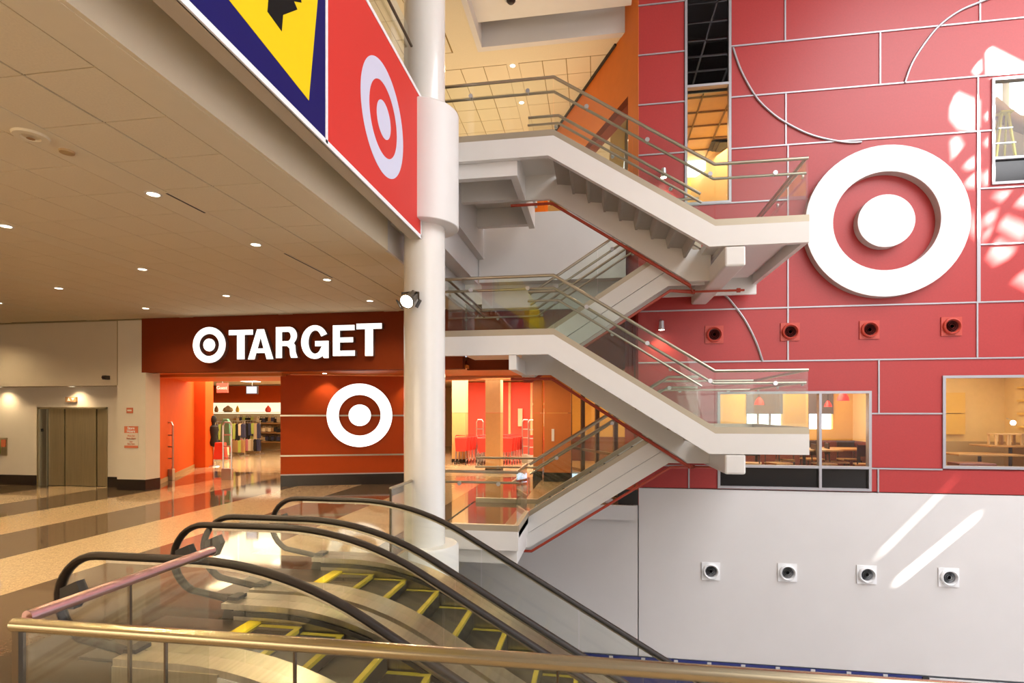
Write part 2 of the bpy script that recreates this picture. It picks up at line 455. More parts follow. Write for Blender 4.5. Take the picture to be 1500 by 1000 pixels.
bmesh.ops.translate(b, verts=[v for v in g['geom'] if isinstance(v, bmesh.types.BMVert)], vec=(0, 0, .04))
tag(obj('sun_mask_slab', b, 'atrium_grey'), kind='structure')  # holes shaped along the sun direction to draw the wall patches and streaks
b = NB(); box(b, -20, 5, 12, 30, ROOF, ROOF+.04); box(b, 5, 32, 12.0, 22, ROOF, ROOF+.04)
tag(obj('roof_back', b, 'atrium_grey'), kind='structure')

# ---------------------------------------------------------------- red feature wall (wall_back) with windows
XC = onY(935, 300, YW).x
def rectpx(u0, v0, u1, v1):
    a = onY(u0, v0, YW); c = onY(u1, v1, YW)
    a2 = onY(u0, v1, YW)
    return (a.x, c.x, (c.z+a2.z)/2, a.z)
W1 = (XY(1003, YW), XY(1071, YW), 6.2, 12.5)
W2 = (XY(1051, YW), XY(1276, YW), .37, onY(1150, 573, YW).z)
W3 = (XY(1380, YW), 11.0, .84, onY(1440, 549.5, YW).z)
W4 = (XY(1452, YW), 11.0, onY(1470, 270, YW).z, onY(1480, 113, YW).z)
WINS = [W1, W2, W3, W4]
wb = empty('wall_back', kind='structure')
H = [.35, .82, 1.9, 2.96, 4.03, 5.13, 6.2, 7.3, 8.35, 9.39, 10.43, 11.5, 12.6]
RX = 14.0
def S(*us): return [XY(u, YW) for u in us]
rows = {0: (H[0], H[1], S(1009, 1286)), 1: (H[1], H[2], []), 2: (H[2], H[3], S(1287)), 3: (H[3], H[4], S(1154, 1431)),
        8: (H[8], H[9], S(1289)), 9: (H[9], H[10], S(1150, 1435)), 10: (H[10], H[11], S(1289)), 11: (H[11], H[12], S(1150, 1432)), 7: (H[7], H[8], S(1151, 1432))}
X1, X2 = XY(1154, YW), XY(1433, YW)
prect = []
for k, (z0, z1, xs) in rows.items():
    ed = [XC]+([W1[1]] if k >= 7 else [])+sorted(xs)+[RX]
    if k >= 7: ed = [XC, W1[0], W1[1]]+sorted(xs)+[RX]
    for a_, b_ in zip(ed, ed[1:]): prect.append((a_, b_, z0, z1))
prect += [(XC, W1[0], H[6], H[7]), (W1[1], X1, H[6], H[7]), (XC, X1, H[4], H[6]), (X1, X2, H[4], H[7]),
          (X2, RX, H[6], H[7]), (X2, RX, H[5], H[6]), (X2, RX, H[4], H[5])]
g_ = .012
for r in prect:
    parts = subtract((r[0]+g_, r[1]-g_, r[2]+g_, r[3]-g_), WINS)
    parts = [p for p in parts if p[1]-p[0] > .02 and p[3]-p[2] > .02]
    if not parts: continue
    b = NB()
    for p in parts: box(b, p[0], p[1], YW, YW+.04, p[2], p[3])
    obj('panel', b, 'red_panel', wb)
b = NB()
for p in subtract((XC, RX, .35, 12.6), WINS): box(b, p[0], p[1], YW+.045, YW+.2, p[2], p[3])
obj('backing', b, 'red_panel', wb)
# silver reveal trims: each its own strip
def vstrip(x, z0, z1, wdt=.026):
    b = NB(); box(b, x-wdt/2, x+wdt/2, YW-.018, YW+.02, z0, z1); obj('reveal_strip', b, 'trim', wb)
def hstrip(x0, x1, z, wdt=.028):
    for p in subtract((x0, x1, z-wdt/2, z+wdt/2), WINS):
        if p[1]-p[0] > .03:
            b = NB(); box(b, p[0], p[1], YW-.02, YW+.02, p[2], p[3]); obj('reveal_strip', b, 'trim', wb)
for k in (2, 3, 4, 7, 8, 9, 10, 11): hstrip(XC, RX, H[k]) if k not in (2,) else None
hstrip(W2[1], W3[0], H[2]); hstrip(XC, W3[0], H[1]); hstrip(XC, X1, H[6]); hstrip(X2, RX, H[6]); hstrip(X2, RX, H[5])
for k, (z0, z1, xs) in rows.items():
    for x in xs: vstrip(x, z0, z1, .028)
vstrip(X1, H[4], H[7]); vstrip(X2, H[4], H[7], .06)
def arc(pts):
    P = [onY(u, v, YW-.02) for u, v in pts]; out = []
    for i in range(len(P)-1):
        p0, p1, p2, p3 = P[max(0, i-1)], P[i], P[i+1], P[min(len(P)-1, i+2)]
        for k in range(6):
            t = k/6; out.append(.5*((2*p1)+(p2-p0)*t+(2*p0-5*p1+4*p2-p3)*t*t+(3*p1-p0-3*p2+p3)*t**3))
    out.append(P[-1])
    b = NB(); tube(b, out, .022, 6); obj('curved_strip', b, 'trim', wb)
arc([(1074,70),(1086,104),(1107,141),(1128,163),(1152,180),(1190,198),(1236,208),(1262,208)])
arc([(1325.5,121),(1335,95),(1350,70),(1374,39.6),(1404,17),(1436,3),(1460,-6)])
arc([(1052,425.5),(1066,436),(1080,453),(1092,470),(1103.5,491.8),(1111,510),(1117,529)])
# windows: frames, mullions, panes, spandrels
def window(name, r, hz=(), vt=(), fw=.05, dark=(), dimmed=()):
    o = empty(name, kind='structure')
    b = NB(); x0, x1, z0, z1 = r
    box(b, x0, x0+fw, YW-.03, YW+.1, z0, z1); box(b, x1-fw, x1, YW-.03, YW+.1, z0, z1)
    box(b, x0+fw, x1-fw, YW-.03, YW+.1, z0, z0+fw); box(b, x0+fw, x1-fw, YW-.03, YW+.1, z1-fw, z1)
    obj('frame', b, 'trim', o)
    for z in hz: b = NB(); box(b, x0+fw, x1-fw, YW-.03, YW+.1, z-fw/2, z+fw/2); obj('mullion', b, 'trim', o)
    for x in vt: b = NB(); box(b, x-fw/2, x+fw/2, YW-.032, YW+.09, z0+fw, z1-fw); obj('mullion', b, 'trim', o)
    zs = [z0]+list(hz)+[z1]; xs = [x0]+list(vt)+[x1]
    for i in range(len(zs)-1):
        for j in range(len(xs)-1):
            b = NB(); box(b, xs[j]+.01, xs[j+1]-.01, YW+.03, YW+.042, zs[i]+.01, zs[i+1]-.01)
            obj('dark_pane' if i in dark else 'pane', b, 'spandrel' if i in dark else 'glass_dimmed' if i in dimmed else 'glass_win', o)
    return o
window('window_1', W1, hz=(onY(1037, 125, YW).z,), dimmed=(1,))  # upper pane tinted dark to dim reflections and the room behind
window('window_2', W2, hz=(.83,), vt=(XY(1201, YW),), dark=(0,))
window('window_3', W3)
window('window_4', W4, hz=(onY(1480, 231, YW).z,), dark=(0,))
# white wall below, with blue hoarding beneath it
b = NB()
box(b, XC+.01, 6.0, YW, YW+.2, -3.18, .34); 
ww = empty('wall_lower', kind='structure'); obj('white_panel', b, 'white_wall', ww)
b = NB(); box(b, 6.0, RX, YW, YW+.2, -3.18, .34); obj('white_panel', b, 'white_wall', ww)
b = NB(); box(b, -8, XC-.01, YW+.01, YW+.2, -3.18, -.02); obj('white_panel', b, 'white_wall', ww)
b = NB(); box(b, -8, XC, YW+.25, YW+.4, -4.8, -.3); box(b, XC, RX, YW+.25, YW+.4, -4.8, .3); obj('backing', b, 'grey_low', ww)
b = NB(); box(b, EDGE+.03, .8, 11.43, 11.5, -.3, -.0); tag(obj('trim_6', b, 'white_wall'), kind='structure')
xh = XY(1350, YW)
hb = empty('hoarding', 'dark blue hoarding of upright panels along the foot of the white wall', 'hoarding', (0, YW, -4.8))
x = xh-.66*14
for k in range(14):
    b = NB(); box(b, x+.004, x+.656, -.03, .0, .03, 1.60); obj('hoarding_panel', b, 'hoarding_blue', hb)
    b = NB(); box(b, x-.04, x+.04, -.045, -.03, 1.56, 1.605); obj('clip', b, 'grey_low', hb); x += .66
b = NB(); box(b, xh, xh+.11, -.05, 0, 0, 1.6); obj('end_post', b, 'dark', hb)
b = NB(); box(b, xh+.11, RX, YW-.03, YW, -4.8, -3.22); tag(obj('trim_4', b, 'white_wall'), kind='structure')

# ---------------------------------------------------------------- orange angled wall (above) and glazed store front (below)
D = Vector((-.416, .909)); P0 = Vector((XC, YW))
def along(t, off=0): q = P0+D*t; n = Vector((D.y, -D.x)); return q+n*off
def angled(bm, t0, t1, z0, z1, th=.12, off=0):
    a_, b_, c_, d_ = along(t0, off), along(t1, off), along(t1, off+th), along(t0, off+th)
    prismZ(bm, [tuple(a_), tuple(b_), tuple(c_), tuple(d_)], z0, z1)
ow = empty('wall_angled', kind='structure')
b = NB(); angled(b, 0, .45, UP-.2, UZ+.8); angled(b, .45, 1.2, 8.8, UZ+.8); angled(b, 1.2, 6, 8.8, UZ); angled(b, 6, 9, UP, UZ)
obj('orange_panel', b, 'orange_wall', ow)
b = NB(); angled(b, 1.0, 12, UZ-.05, UZ+.0, .05, -.05); obj('shadow_joint', b, 'dark', ow)
b = NB(); angled(b, .45, 6, 8.62, 8.8, .25); obj('door_soffit', b, 'brown_edge', ow)
b = NB(); angled(b, .45, 9, UP, UZ-.5, .1, 3.2); obj('room_wall', b, 'cyellow_pale', ow)
q = along(2.6, 1.6); light('doorway_room_light', 'AREA', (q.x, q.y, 9.4), 220, WARM, size=1.2, shape='SQUARE')
b = NB(); angled(b, 0, .6, -.02, UP-.21, .12); obj('return_panel', b, 'red_panel', ow)
b = NB(); angled(b, .1, 6, 2.92, CZ+.6, .1); obj('header', b, 'red_fascia', ow)
f = empty('upper_light_fixture', 'bright fluorescent fixture inside the doorway of the orange wall', 'light', (0, 0, 0))
q = along(1.2, 1.4); b = NB(); box(b, q.x-.5, q.x+.35, q.y-.3, q.y+.3, 8.4, 8.44); obj('diffuser', b, 'fluor', f)
b = NB(); box(b, q.x-.54, q.x+.39, q.y-.34, q.y+.34, 8.44, 8.52); obj('housing', b, 'white', f)
# glazed shop window along the same line, ground floor
gz = empty('window_5', kind='structure')
ts = [.15, 1.15, 2.15, 3.05, 3.95]
for t in ts: b = NB(); angled(b, t-.035, t+.035, 0, 2.92, .1); obj('mullion', b, 'bronze', gz)
for z in (.05, .95, 2.88):
    for t0, t1 in zip(ts, ts[1:]): b = NB(); angled(b, t0+.035, t1-.035, z-.03, z+.03, .08, .01); obj('transom', b, 'bronze', gz)
for t0, t1 in zip(ts, ts[1:]):
    b = NB(); angled(b, t0+.035, t1-.035, .08, 2.85, .012, .04); obj('pane', b, 'glass_win', gz)
# cafe behind the glazed front and behind window_2: yellow room
def room(name, x0, x1, y0, y1, z0, z1, mw, mc, mf, skip=('front',)):
    o = empty(name, kind='structure')
    b = NB(); box(b, x0, x1, y1, y1+.1, z0, z1); obj('back', b, mw, o)
    b = NB(); box(b, x0-.1, x0, y0, y1, z0, z1); obj('side', b, mw, o)
    b = NB(); box(b, x1, x1+.1, y0, y1, z0, z1); obj('side', b, mw, o)
    b = NB(); box(b, x0, x1, y0, y1, z1, z1+.08); obj('top', b, mc, o)
    b = NB(); box(b, x0, x1, y0, y1, z0-.08, z0); obj('bottom', b, mf, o)
    return o
cf = empty('wall_cafe', kind='structure')
b = NB(); prismZ(b, [(1.0, 11.9), (6.1, 11.9), (6.1, 14.2), (1.5, 14.2), (1.5, 17.5), (-1.4, 17.5), (-1.0, 16.2)], .30, .38); obj('cafe_floor', b, 'wood', cf)
b = NB(); prismZ(b, [(1.0, 11.9), (6.1, 11.9), (6.1, 14.2), (1.5, 14.2), (1.5, 17.5), (-1.4, 17.5), (-1.0, 16.2)], 3.0, 3.08); obj('cafe_ceiling', b, 'cyellow_pale', cf)
YK = 14.2
b = NB(); box(b, 1.5, 6.1, YK, YK+.1, .38, 1.25); box(b, -1.6, 1.5, 17.5, 17.6, .38, 1.15); obj('wainscot_panel', b, 'wainscot', cf)
wn = [(onY(1093, 600, YK).x, onY(1146, 600, YK).x), (onY(1184, 600, YK).x, onY(1220, 600, YK).x)]
zw0, zw1, zw2 = onY(1150, 628, YK).z, onY(1150, 606, YK).z, 2.8
b = NB()
for p in subtract((1.5, 6.1, 1.25, 3.0), [(a_, c_, zw0, zw2) for a_, c_ in wn]): box(b, p[0], p[1], YK, YK+.1, p[2], p[3])
box(b, -1.6, 1.5, 17.5, 17.6, 1.15, 3.0); box(b, 1.4, 1.5, YK, 17.5, .38, 3)
obj('yellow_plaster', b, 'cyellow', cf)
b = NB(); box(b, 6.1, 6.18, 11.9, YK+.1, 1.25, 3); obj('side', b, 'cyellow_pale', cf)
b = NB(); box(b, 6.09, 6.18, 11.9, YK+.1, .38, 1.25); obj('side_wainscot', b, 'wainscot', cf)
for i, (a_, c_) in enumerate(wn):
    wo = empty('window_%d' % (6+i), kind='structure')
    n = 3 if i == 0 else 2
    for k in range(n):
        s0 = a_+(c_-a_)*k/n; s1 = a_+(c_-a_)*(k+1)/n
        b = NB(); box(b, s0+.02, s1-.02, YK+.05, YK+.08, zw0, zw1+.02); obj('pane', b, 'day_pane', wo)
        b = NB(); box(b, s0-.01, s0+.02, YK+.01, YK+.08, zw0, zw1+.02); obj('mullion', b, 'curtain', wo)
    b = NB(); box(b, a_, c_, YK-.03, YK+.02, zw1, zw2); obj('blind', b, 'curtain', wo)
light('cafe_lamp_light', 'AREA', (4.2, 13.0, 2.95), 95, STORE, size=2, shape='SQUARE')
light('cafe_lamp_light_2', 'AREA', (.8, 15.3, 2.95), 70, STORE, size=2, shape='SQUARE')
# room behind window_3
r3 = room('wall_play_room', 6.28, 10.0, 11.9, 15.2, .2, 3.2, 'cyellow_pale', 'cyellow_pale', 'wainscot_tan')
b = NB(); box(b, 6.3, 9.98, 15.12, 15.19, .2, 1.2); box(b, 9.93, 9.99, 11.95, 15.12, .2, 1.2); obj('wainscot_panel', b, 'wainscot_tan', r3)
p = onY(1383, 575, 15.1); q = onY(1414, 636, 15.1)
b = NB(); box(b, p.x, q.x, 15.1, 15.18, q.z, (p.z+q.z)/2-.01); obj('wall_board', b, 'cyellow', r3)
b = NB(); box(b, p.x, q.x, 15.1, 15.18, (p.z+q.z)/2+.01, p.z); obj('wall_board', b, 'cyellow', r3)
for k in range(4):
    z = onY(1490, 566+k*20, 14.0).z; b = NB(); box(b, 9.93, 9.98, 12.2, 14.7, z-.02, z+.025); obj('shelf_rail', b, 'cyellow', r3)
light('play_room_light', 'AREA', (8.2, 13.3, 3.15), 60, STORE, size=2, shape='SQUARE')
# room behind window_1, lower (yellow) and upper (dark, bare grid)
r1 = room('wall_office', .95, 4.6, 11.9, 15.6, 6.1, 8.62, 'cyellow', 'cyellow_pale', 'wainscot_tan')
for k in range(7): b = NB(); box(b, 1.0+.6*k, 1.03+.6*k, 11.9, 15.5, 8.59, 8.62); obj('ceiling_bar', b, 'upper_tbar', r1)
for k in range(6): b = NB(); box(b, 1.0, 4.55, 12+.6*k, 12.03+.6*k, 8.59, 8.62); obj('ceiling_bar', b, 'upper_tbar', r1)
light('office_light', 'AREA', (3.2, 13.8, 8.5), 60, WARM, size=1.6, shape='SQUARE')
p = onZ(1012, 238, 8.9)
b = NB(); q = onY(1013, 246, 15.4); box(b, q.x-.35, q.x+.35, 15.0, 15.4, q.z-.25, q.z+.2); t_ = tag(obj('lit_panel', b, 'fluor'), 'white glowing light panel seen through the tall narrow window', 'light')
q = onY(1057, 212, 14.5); vt = empty('air_diffuser', 'dark ceiling air diffuser behind the tall narrow window', 'vent', (onZ(1057, 212, 8.58).x, onZ(1057, 212, 8.58).y, 8.58))
for k in range(3): b = NB(); box(b, -.28+.09*k, -.22+.09*k+.3-.18*k*0, -.25, .25, -.02-.02*k, 0); obj('louvre', b, 'dark', vt)
r1b = room('wall_void', .95, 6, 11.9, 17, 8.72, 13.2, 'dark', 'dark', 'dark')
for k in range(6): b = NB(); box(b, 1.0+.75*k, 1.04+.75*k, 11.9, 17, 10.6, 10.63); obj('grid_bar', b, 'white', r1b)
for k in range(8): b = NB(); box(b, 1.0, 5.9, 12.0+.6*k, 12.04+.6*k, 10.6, 10.63); obj('grid_bar', b, 'white', r1b)
light('void_fill', 'POINT', (3.4, 13.2, 9.3), 60, (.9, .9, 1), shadow_soft_size=.1)  # added lamp so the grid bars show in the black room
# room behind window_4
zt4 = W4[3]; z04 = onY(1480, 231, YW).z
r4 = room('wall_unfinished', 7.2, 12, 11.9, 15.2, W4[2]-.3, zt4+2.4, 'beige_dim', 'beige_dim', 'grey_low')
for (u0, v0, u1, v1) in ((1456, 118, 1468, 158), (1482, 118, 1520, 165)):
    p = onY(u0, v0, 15.1); q = onY(u1, v1, 15.1); b = NB(); box(b, p.x, q.x, 15.1, 15.17, q.z, p.z); obj('bright_pane', b, 'day_pane', r4)
P = [onY(u, v, 14.6) for u, v in ((1450, 150), (1468, 166), (1485, 178), (1510, 188), (1540, 190))]
b = NB(); tube(b, P, .16, 12); tag(obj('duct', b, 'duct', smooth=True), 'brown curved duct above the yellow stepladder', 'duct')
light('unfinished_room_light', 'AREA', (9.5, 13.0, zt4+2.2), 70, (1, .93, .82), size=2, shape='SQUARE')
ld = empty('stepladder', 'yellow stepladder standing behind the upper right window', 'ladder', (onY(1472, 230, 12.6).x, 12.6, z04-.4))
zb = z04-.4; top = onY(1472, 166, 12.6)-Vector(ld.location)
for s, (u, v) in enumerate(((1458, 232), (1489, 228))):
    e = onY(u, v, 12.6)-Vector(ld.location); e = top+(e-top)*1.45; 
    b = NB(); tube(b, [(top.x+(.06 if s else -.06), 0, top.z), (e.x, 0, .0)], .028, 6); obj('rail', b, 'ladder_yellow', ld)
    b = NB(); tube(b, [(top.x+(.06 if s else -.06), .05, top.z), (e.x*.9, .5, .0)], .02, 6); obj('rear_rail', b, 'ladder_yellow', ld)
for k in range(5):
    t = .18+.18*k; b = NB(); hw = .08+.30*t; box(b, top.x-hw, top.x+hw, -.03, .03, top.z*(1-t)-.012, top.z*(1-t)+.012); obj('rung', b, 'silver', ld)
b = NB(); box(b, top.x-.12, top.x+.12, -.08, .1, top.z, top.z+.03); obj('top_cap', b, 'ladder_yellow', ld)

# ---------------------------------------------------------------- facade with the shop name
YF = 11.8
FZ = 2.90
fa = empty('wall_fascia', kind='structure')
xl = XY(208, YF)
b = NB(); box(b, xl, -2.95, YF-.012, YF+.25, FZ, CZ+.02); obj('fascia_panel', b, 'red_fascia', fa)
b = NB(); box(b, -2.95, .62, 12.2, 12.35, FZ, CZ+.02); obj('fascia_panel', b, 'red_fascia', fa)
A_ = Vector((-8.13, 13.05)); B_ = Vector((-5.15, 14.07)); dv = (B_-A_).normalized(); nv = Vector((dv.y, -dv.x))
def wallA(bm, s0, s1, z0, z1, off0=0, off1=-.2):
    p0 = A_+dv*s0; p1 = A_+dv*s1
    prismZ(bm, [tuple(p0+nv*off0), tuple(p1+nv*off0), tuple(p1+nv*off1), tuple(p0+nv*off1)], z0, z1)
LW = 3.9
se = empty('wall_storefront', kind='structure')
zr = [(.30, .78), (.80, 1.83), (1.85, 2.90)]
for z0, z1 in zr: b = NB(); wallA(b, 0, LW, z0, z1); obj('red_cladding', b, 'red_store', se)
for z in (.79, 1.84): b = NB(); wallA(b, -.01, LW, z-.02, z+.02, .015); obj('reveal_strip', b, 'rail', se)
b = NB(); wallA(b, 0, LW, .28, .31, .02); obj('reveal_strip', b, 'trim', se)
b = NB(); wallA(b, 0, LW, 0, .28, .01); tag(obj('baseboard_storefront', b, 'black_base'), kind='structure')
# left piers, elevator lobby
pl = XY(171.5, YF); pr = XY(213, YF)
lf = empty('wall_elevator', kind='structure')
b = NB(); box(b, pl, pr, YF, YF+.45, .27, CZ); obj('pier', b, 'cream_pier', lf)
zb_ = onY(100, 565, YF).z
b = NB(); box(b, -20, pl, YF+.02, YF+.5, zb_, CZ); obj('bulkhead', b, 'tan_wall', lf)
b = NB(); box(b, -20, xl, YF-.004, YF+.02, CZ-.03, CZ); obj('shadow_joint', b, 'tbar', lf)
b = NB(); box(b, pl-.0, pl+.02, YF-.003, YF+.01, zb_, CZ); obj('seam', b, 'tbar', lf)
YE = 12.2
ex0 = XY(55, YE); ex1 = XY(158, YE); ez = onY(100, 596, YE).z
b = NB()
for p in subtract((-20, pl, .27, zb_), [(ex0, ex1, -1, ez)]): box(b, p[0], p[1], YE, YE+.2, p[2], p[3])
obj('recess_wall', b, 'cream_pier', lf)
b = NB(); box(b, -20, ex0, YE-.01, YE+.2, 0, .27); box(b, ex1, pl, YE-.01, YE+.2, 0, .27); box(b, pl, pr+.01, YF-.01, YF+.45, 0, .27)
tag(obj('baseboard_left', b, 'black_base'), kind='structure')
el = empty('elevator', 'stainless steel elevator with three door leaves under a lit arrow sign', 'elevator', (0, 0, 0))
b = NB(); box(b, ex0, ex0+.05, YE-.02, YE+.2, 0, ez); box(b, ex1-.04, ex1, YE-.02, YE+.2, 0, ez); box(b, ex0, ex1, YE-.02, YE+.2, ez-.05, ez)
obj('door_frame', b, 'elev', el)
b = NB(); box(b, ex0+.05, XY(67, YE), YE+.02, YE+.2, 0, ez-.05); obj('side_panel', b, 'elev_jamb', el)
us = [67, 91, 116, 138, 156]
for k, (u0, u1) in enumerate(zip(us, us[1:])):
    b = NB(); box(b, XY(u0, YE)+.012, XY(u1, YE)-.012, YE+.06+.02*(k % 2), YE+.12, .01, ez-.05); obj('door_leaf', b, 'elev', el)
b = NB(); box(b, ex0, ex1, YE+.12, YE+.2, 0, ez-.05); obj('shaft_back', b, 'dark', el)
b = NB(); tube(b, [(XY(61, YE), YE+.01, 1.5), (XY(61, YE), YE+.02, 1.42)], .03, 8); obj('keyhole', b, 'dark', el)
p = onY(106, 585, YE)
s_ = empty('arrow_sign', 'small lit sign with up and down arrows above the elevator door', 'sign', (p.x, YE-.03, p.z))
b = NB(); box(b, -.16, .16, -.02, .03, -.065, .065); obj('sign_plate', b, 'duct', s_)
b = NB(); prismY(b, [(-.10, -.035), (-.01, -.035), (-.055, .045)], -.026, -.02); obj('up_arrow', b, 'pure_white', s_)
b = NB(); prismY(b, [(.03, .04), (.12, .04), (.075, -.04)], -.026, -.02); obj('down_arrow', b, 'pure_white', s_)
# notices on the pier and call station
def plate(name, label, u0, v0, u1, v1, Y, m, cat='sign'):
    p = onY(u0, v0, Y); q = onY(u1, v1, Y); o = empty(name, label, cat, ((p.x+q.x)/2, Y, (p.z+q.z)/2))
    hx, hz = abs(q.x-p.x)/2, abs(p.z-q.z)/2
    b = NB(); box(b, -hx, hx, -.015, 0, -hz, hz); obj('plate', b, m, o); return o, hx, hz
def text(par, s, size, loc, m, name='lettering', bold=0, ax='C'):
    cu = bpy.data.curves.new(name, 'FONT'); cu.body = s; cu.size = size; cu.extrude = .002; cu.align_x = 'CENTER'; cu.align_y = 'CENTER'; cu.offset = bold
    cu.materials.append(M[m]); t = bpy.data.objects.new(name, cu); C.objects.link(t); bpy.context.view_layer.update(); me = bpy.data.meshes.new_from_object(t); bpy.data.objects.remove(t)
    o = bpy.data.objects.new(name, me); C.objects.link(o); o.parent = par; o.location = loc; o.rotation_euler = (PI/2, 0, 0)
    return o
o, hx, hz = plate('notice', 'small red notice high on the pier beside the elevator', 186, 597, 195, 605, YF, 'storesign')
b = NB(); box(b, -hx*.7, hx*.7, -.018, -.015, -.02, .02); obj('white_bar', b, 'cream_pier', o)
o, hx, hz = plate('store_hours_sign', 'orange headed store hours notice on the pier beside the elevator', 183, 624, 203, 656, YF, 'cream_pier')
b = NB(); box(b, -hx, hx, -.02, -.015, hz*.38, hz); obj('header_band', b, 'storesign', o)
text(o, 'Store', .09, (0, -.022, hz*.82), 'pure_white', bold=.002); text(o, 'Hours', .09, (0, -.022, hz*.54), 'pure_white', bold=.002)
text(o, 'Mon-Sat', .06, (0, -.02, hz*.12), 'storesign'); text(o, '8am-10pm', .06, (0, -.02, -hz*.12), 'storesign')
text(o, 'Sun', .06, (0, -.02, -hz*.42), 'storesign'); text(o, '8am-9pm', .055, (0, -.02, -hz*.62), 'storesign')
b = NB(); box(b, -hx, hx, -.02, -.015, -hz, -hz*.78); obj('footer_band', b, 'storesign', o)
o, hx, hz = plate('call_station', 'grey call station plate on the wall left of the elevator', -3, 641, 11, 667, YE, 'elev')
b = NB(); box(b, -.02, hx*.8, -.03, -.015, 0, hz*.8); obj('red_display', b, 'storesign', o)
b = NB(); box(b, -hx*.6, -.05, -.03, -.015, -hz*.8, hz*.8); obj('green_plate', b, 'lime', o)
p = onY(158, 553, YF)
cm = empty('security_camera', 'small dark security camera on the bulkhead above the elevator lobby', 'camera', (p.x, YF, p.z))
b = NB(); box(b, -.05, .05, -.12, .02, -.05, .05); obj('camera_body', b, 'dark', cm, bevel=.01)
b = NB(); lathe(b, [(.03, -.15), (.035, -.12)], (0, 0, 0), 'Y', 16); obj('lens', b, 'lens_dark', cm)
# pier return right of the pier and orange entry wall
en = empty('wall_entry', kind='structure')
b = NB(); p1 = Vector((-11.28, 12.42)); p2 = Vector((-13.85, 17))
prismZ(b, [(pr+.0, YF+.3), (p1.x, p1.y), (p1.x-.2, p1.y), (pr-.1, YF+.3)], 0, FZ); obj('jamb', b, 'pillar_orange', en)
b = NB(); prismZ(b, [tuple(p1), tuple(p2), (p2.x-.3, p2.y), (p1.x-.3, p1.y)], .12, 3.3); obj('orange_side', b, 'entry_orange', en)
b = NB(); prismZ(b, [(p1.x+.02, p1.y), (p2.x+.02, p2.y), (p2.x-.3, p2.y), (p1.x-.3, p1.y)], 0, .12); obj('skirting', b, 'wainscot_tan', en)
b = NB(); prismZ(b, [tuple(p2), (p2.x+.35, p2.y+.1), (p2.x+.35, p2.y+.5), (p2.x, p2.y+.5)], 0, 3.3); obj('orange_return', b, 'entry_orange', en)

# letters: bold grotesque, built as polygons (height 1)
def arcp(cx, cy, rx, ry, a0, a1, n=14): return [(cx+rx*math.cos(math.radians(a0+(a1-a0)*i/n)), cy+ry*math.sin(math.radians(a0+(a1-a0)*i/n))) for i in range(n+1)]
LET = {
 'T': (.62, [[(0, 1), (0, .83), (.215, .83), (.215, 0), (.405, 0), (.405, .83), (.62, .83), (.62, 1)]]),
 'A': (.74, [[(0, 0), (.27, 1), (.47, 1), (.74, 0), (.55, 0), (.50, .21), (.24, .21), (.19, 0)], [(.28, .36), (.46, .36), (.37, .74)]]),
 'R': (.70, [[(0, 0), (0, 1), (.40, 1)]+arcp(.42, .715, .25, .285, 90, -30, 10)[1:]+[(.57, .47), (.615, .40), (.63, .18), (.69, 0), (.49, 0), (.455, .10), (.44, .30), (.36, .385), (.19, .385), (.19, 0)],
              [(.19, .54), (.36, .54)]+arcp(.38, .69, .10, .15, -90, 90, 8)+[(.19, .84)]]),
 'G': (.74, [arcp(.37, .5, .37, .52, 28, 315, 30)+[(.60, .10), (.62, 0), (.74, 0), (.74, .53), (.38, .53), (.38, .37), (.56, .37)]+arcp(.38, .5, .185, .36, -50, -332, 26)]),
 'E': (.60, [[(0, 0), (0, 1), (.60, 1), (.60, .83), (.19, .83), (.19, .60), (.56, .60), (.56, .44), (.19, .44), (.19, .17), (.61, .17), (.61, 0)]]),
}
YL = YF-.14
sg = empty('shop_sign', 'white ring emblem and bold white shop name letters on the dark red fascia', 'sign', (0, 0, 0))
spans = [('T', 335, 370, 483, 526), ('A', 363, 400, 482, 526), ('R', 404, 436, 478.5, 524), ('G', 441, 481, 477, 524.5), ('E', 487.5, 519, 476, 521), ('T', 522, 559, 473.5, 521)]
for ch, u0, u1, v0, v1 in spans:
    w_, lp = LET[ch]; p = onY(u0, (v0+v1)/2, YL); q = onY(u1, (v0+v1)/2, YL)
    z1 = onY((u0+u1)/2, v0, YL).z; z0 = onY((u0+u1)/2, v1, YL).z; sx = (q.x-p.x)/w_; sz = z1-z0
    fm = lambda y: (lambda a, c: (p.x+a*sx, y, z0+c*sz))
    b = NB(); loops_prism(b, lp, fm(YL), fm(YL+.015)); ltr = obj('sign_letter', b, 'sign_glow', sg)
    b = NB(); loops_prism(b, lp, fm(YL+.0155), fm(YF)); obj('letter_return', b, 'silver', ltr)
def bullseye(par, c, r, ri, rd, y0, y1, mface, mside, maps=None, names=('ring', 'dot')):
    mp = maps or (lambda y: (lambda a, z: (a, y, z)))
    ye = y0+.02*(1 if y1 > y0 else -1)
    for nm, lp in ((names[0], [ringpts(c, r), ringpts(c, ri)[::-1]]), (names[1], [ringpts(c, rd, 48)])):
        b = NB(); loops_prism(b, lp, mp(y0), mp(ye)); o_ = obj(nm, b, mface, par)
        b = NB(); loops_prism(b, lp, mp(ye+.0005), mp(y1)); obj(nm+'_side', b, mside, o_)
p = onY(306, 505, YL)
bullseye(sg, (p.x, p.z), .425, .265, .15, YL, YF, 'sign_glow', 'silver')
# bullseye on the angled store wall
p = A_+dv*2.03
cpx = ray(527, 608); tt = (p-Vector((0, 0))).length
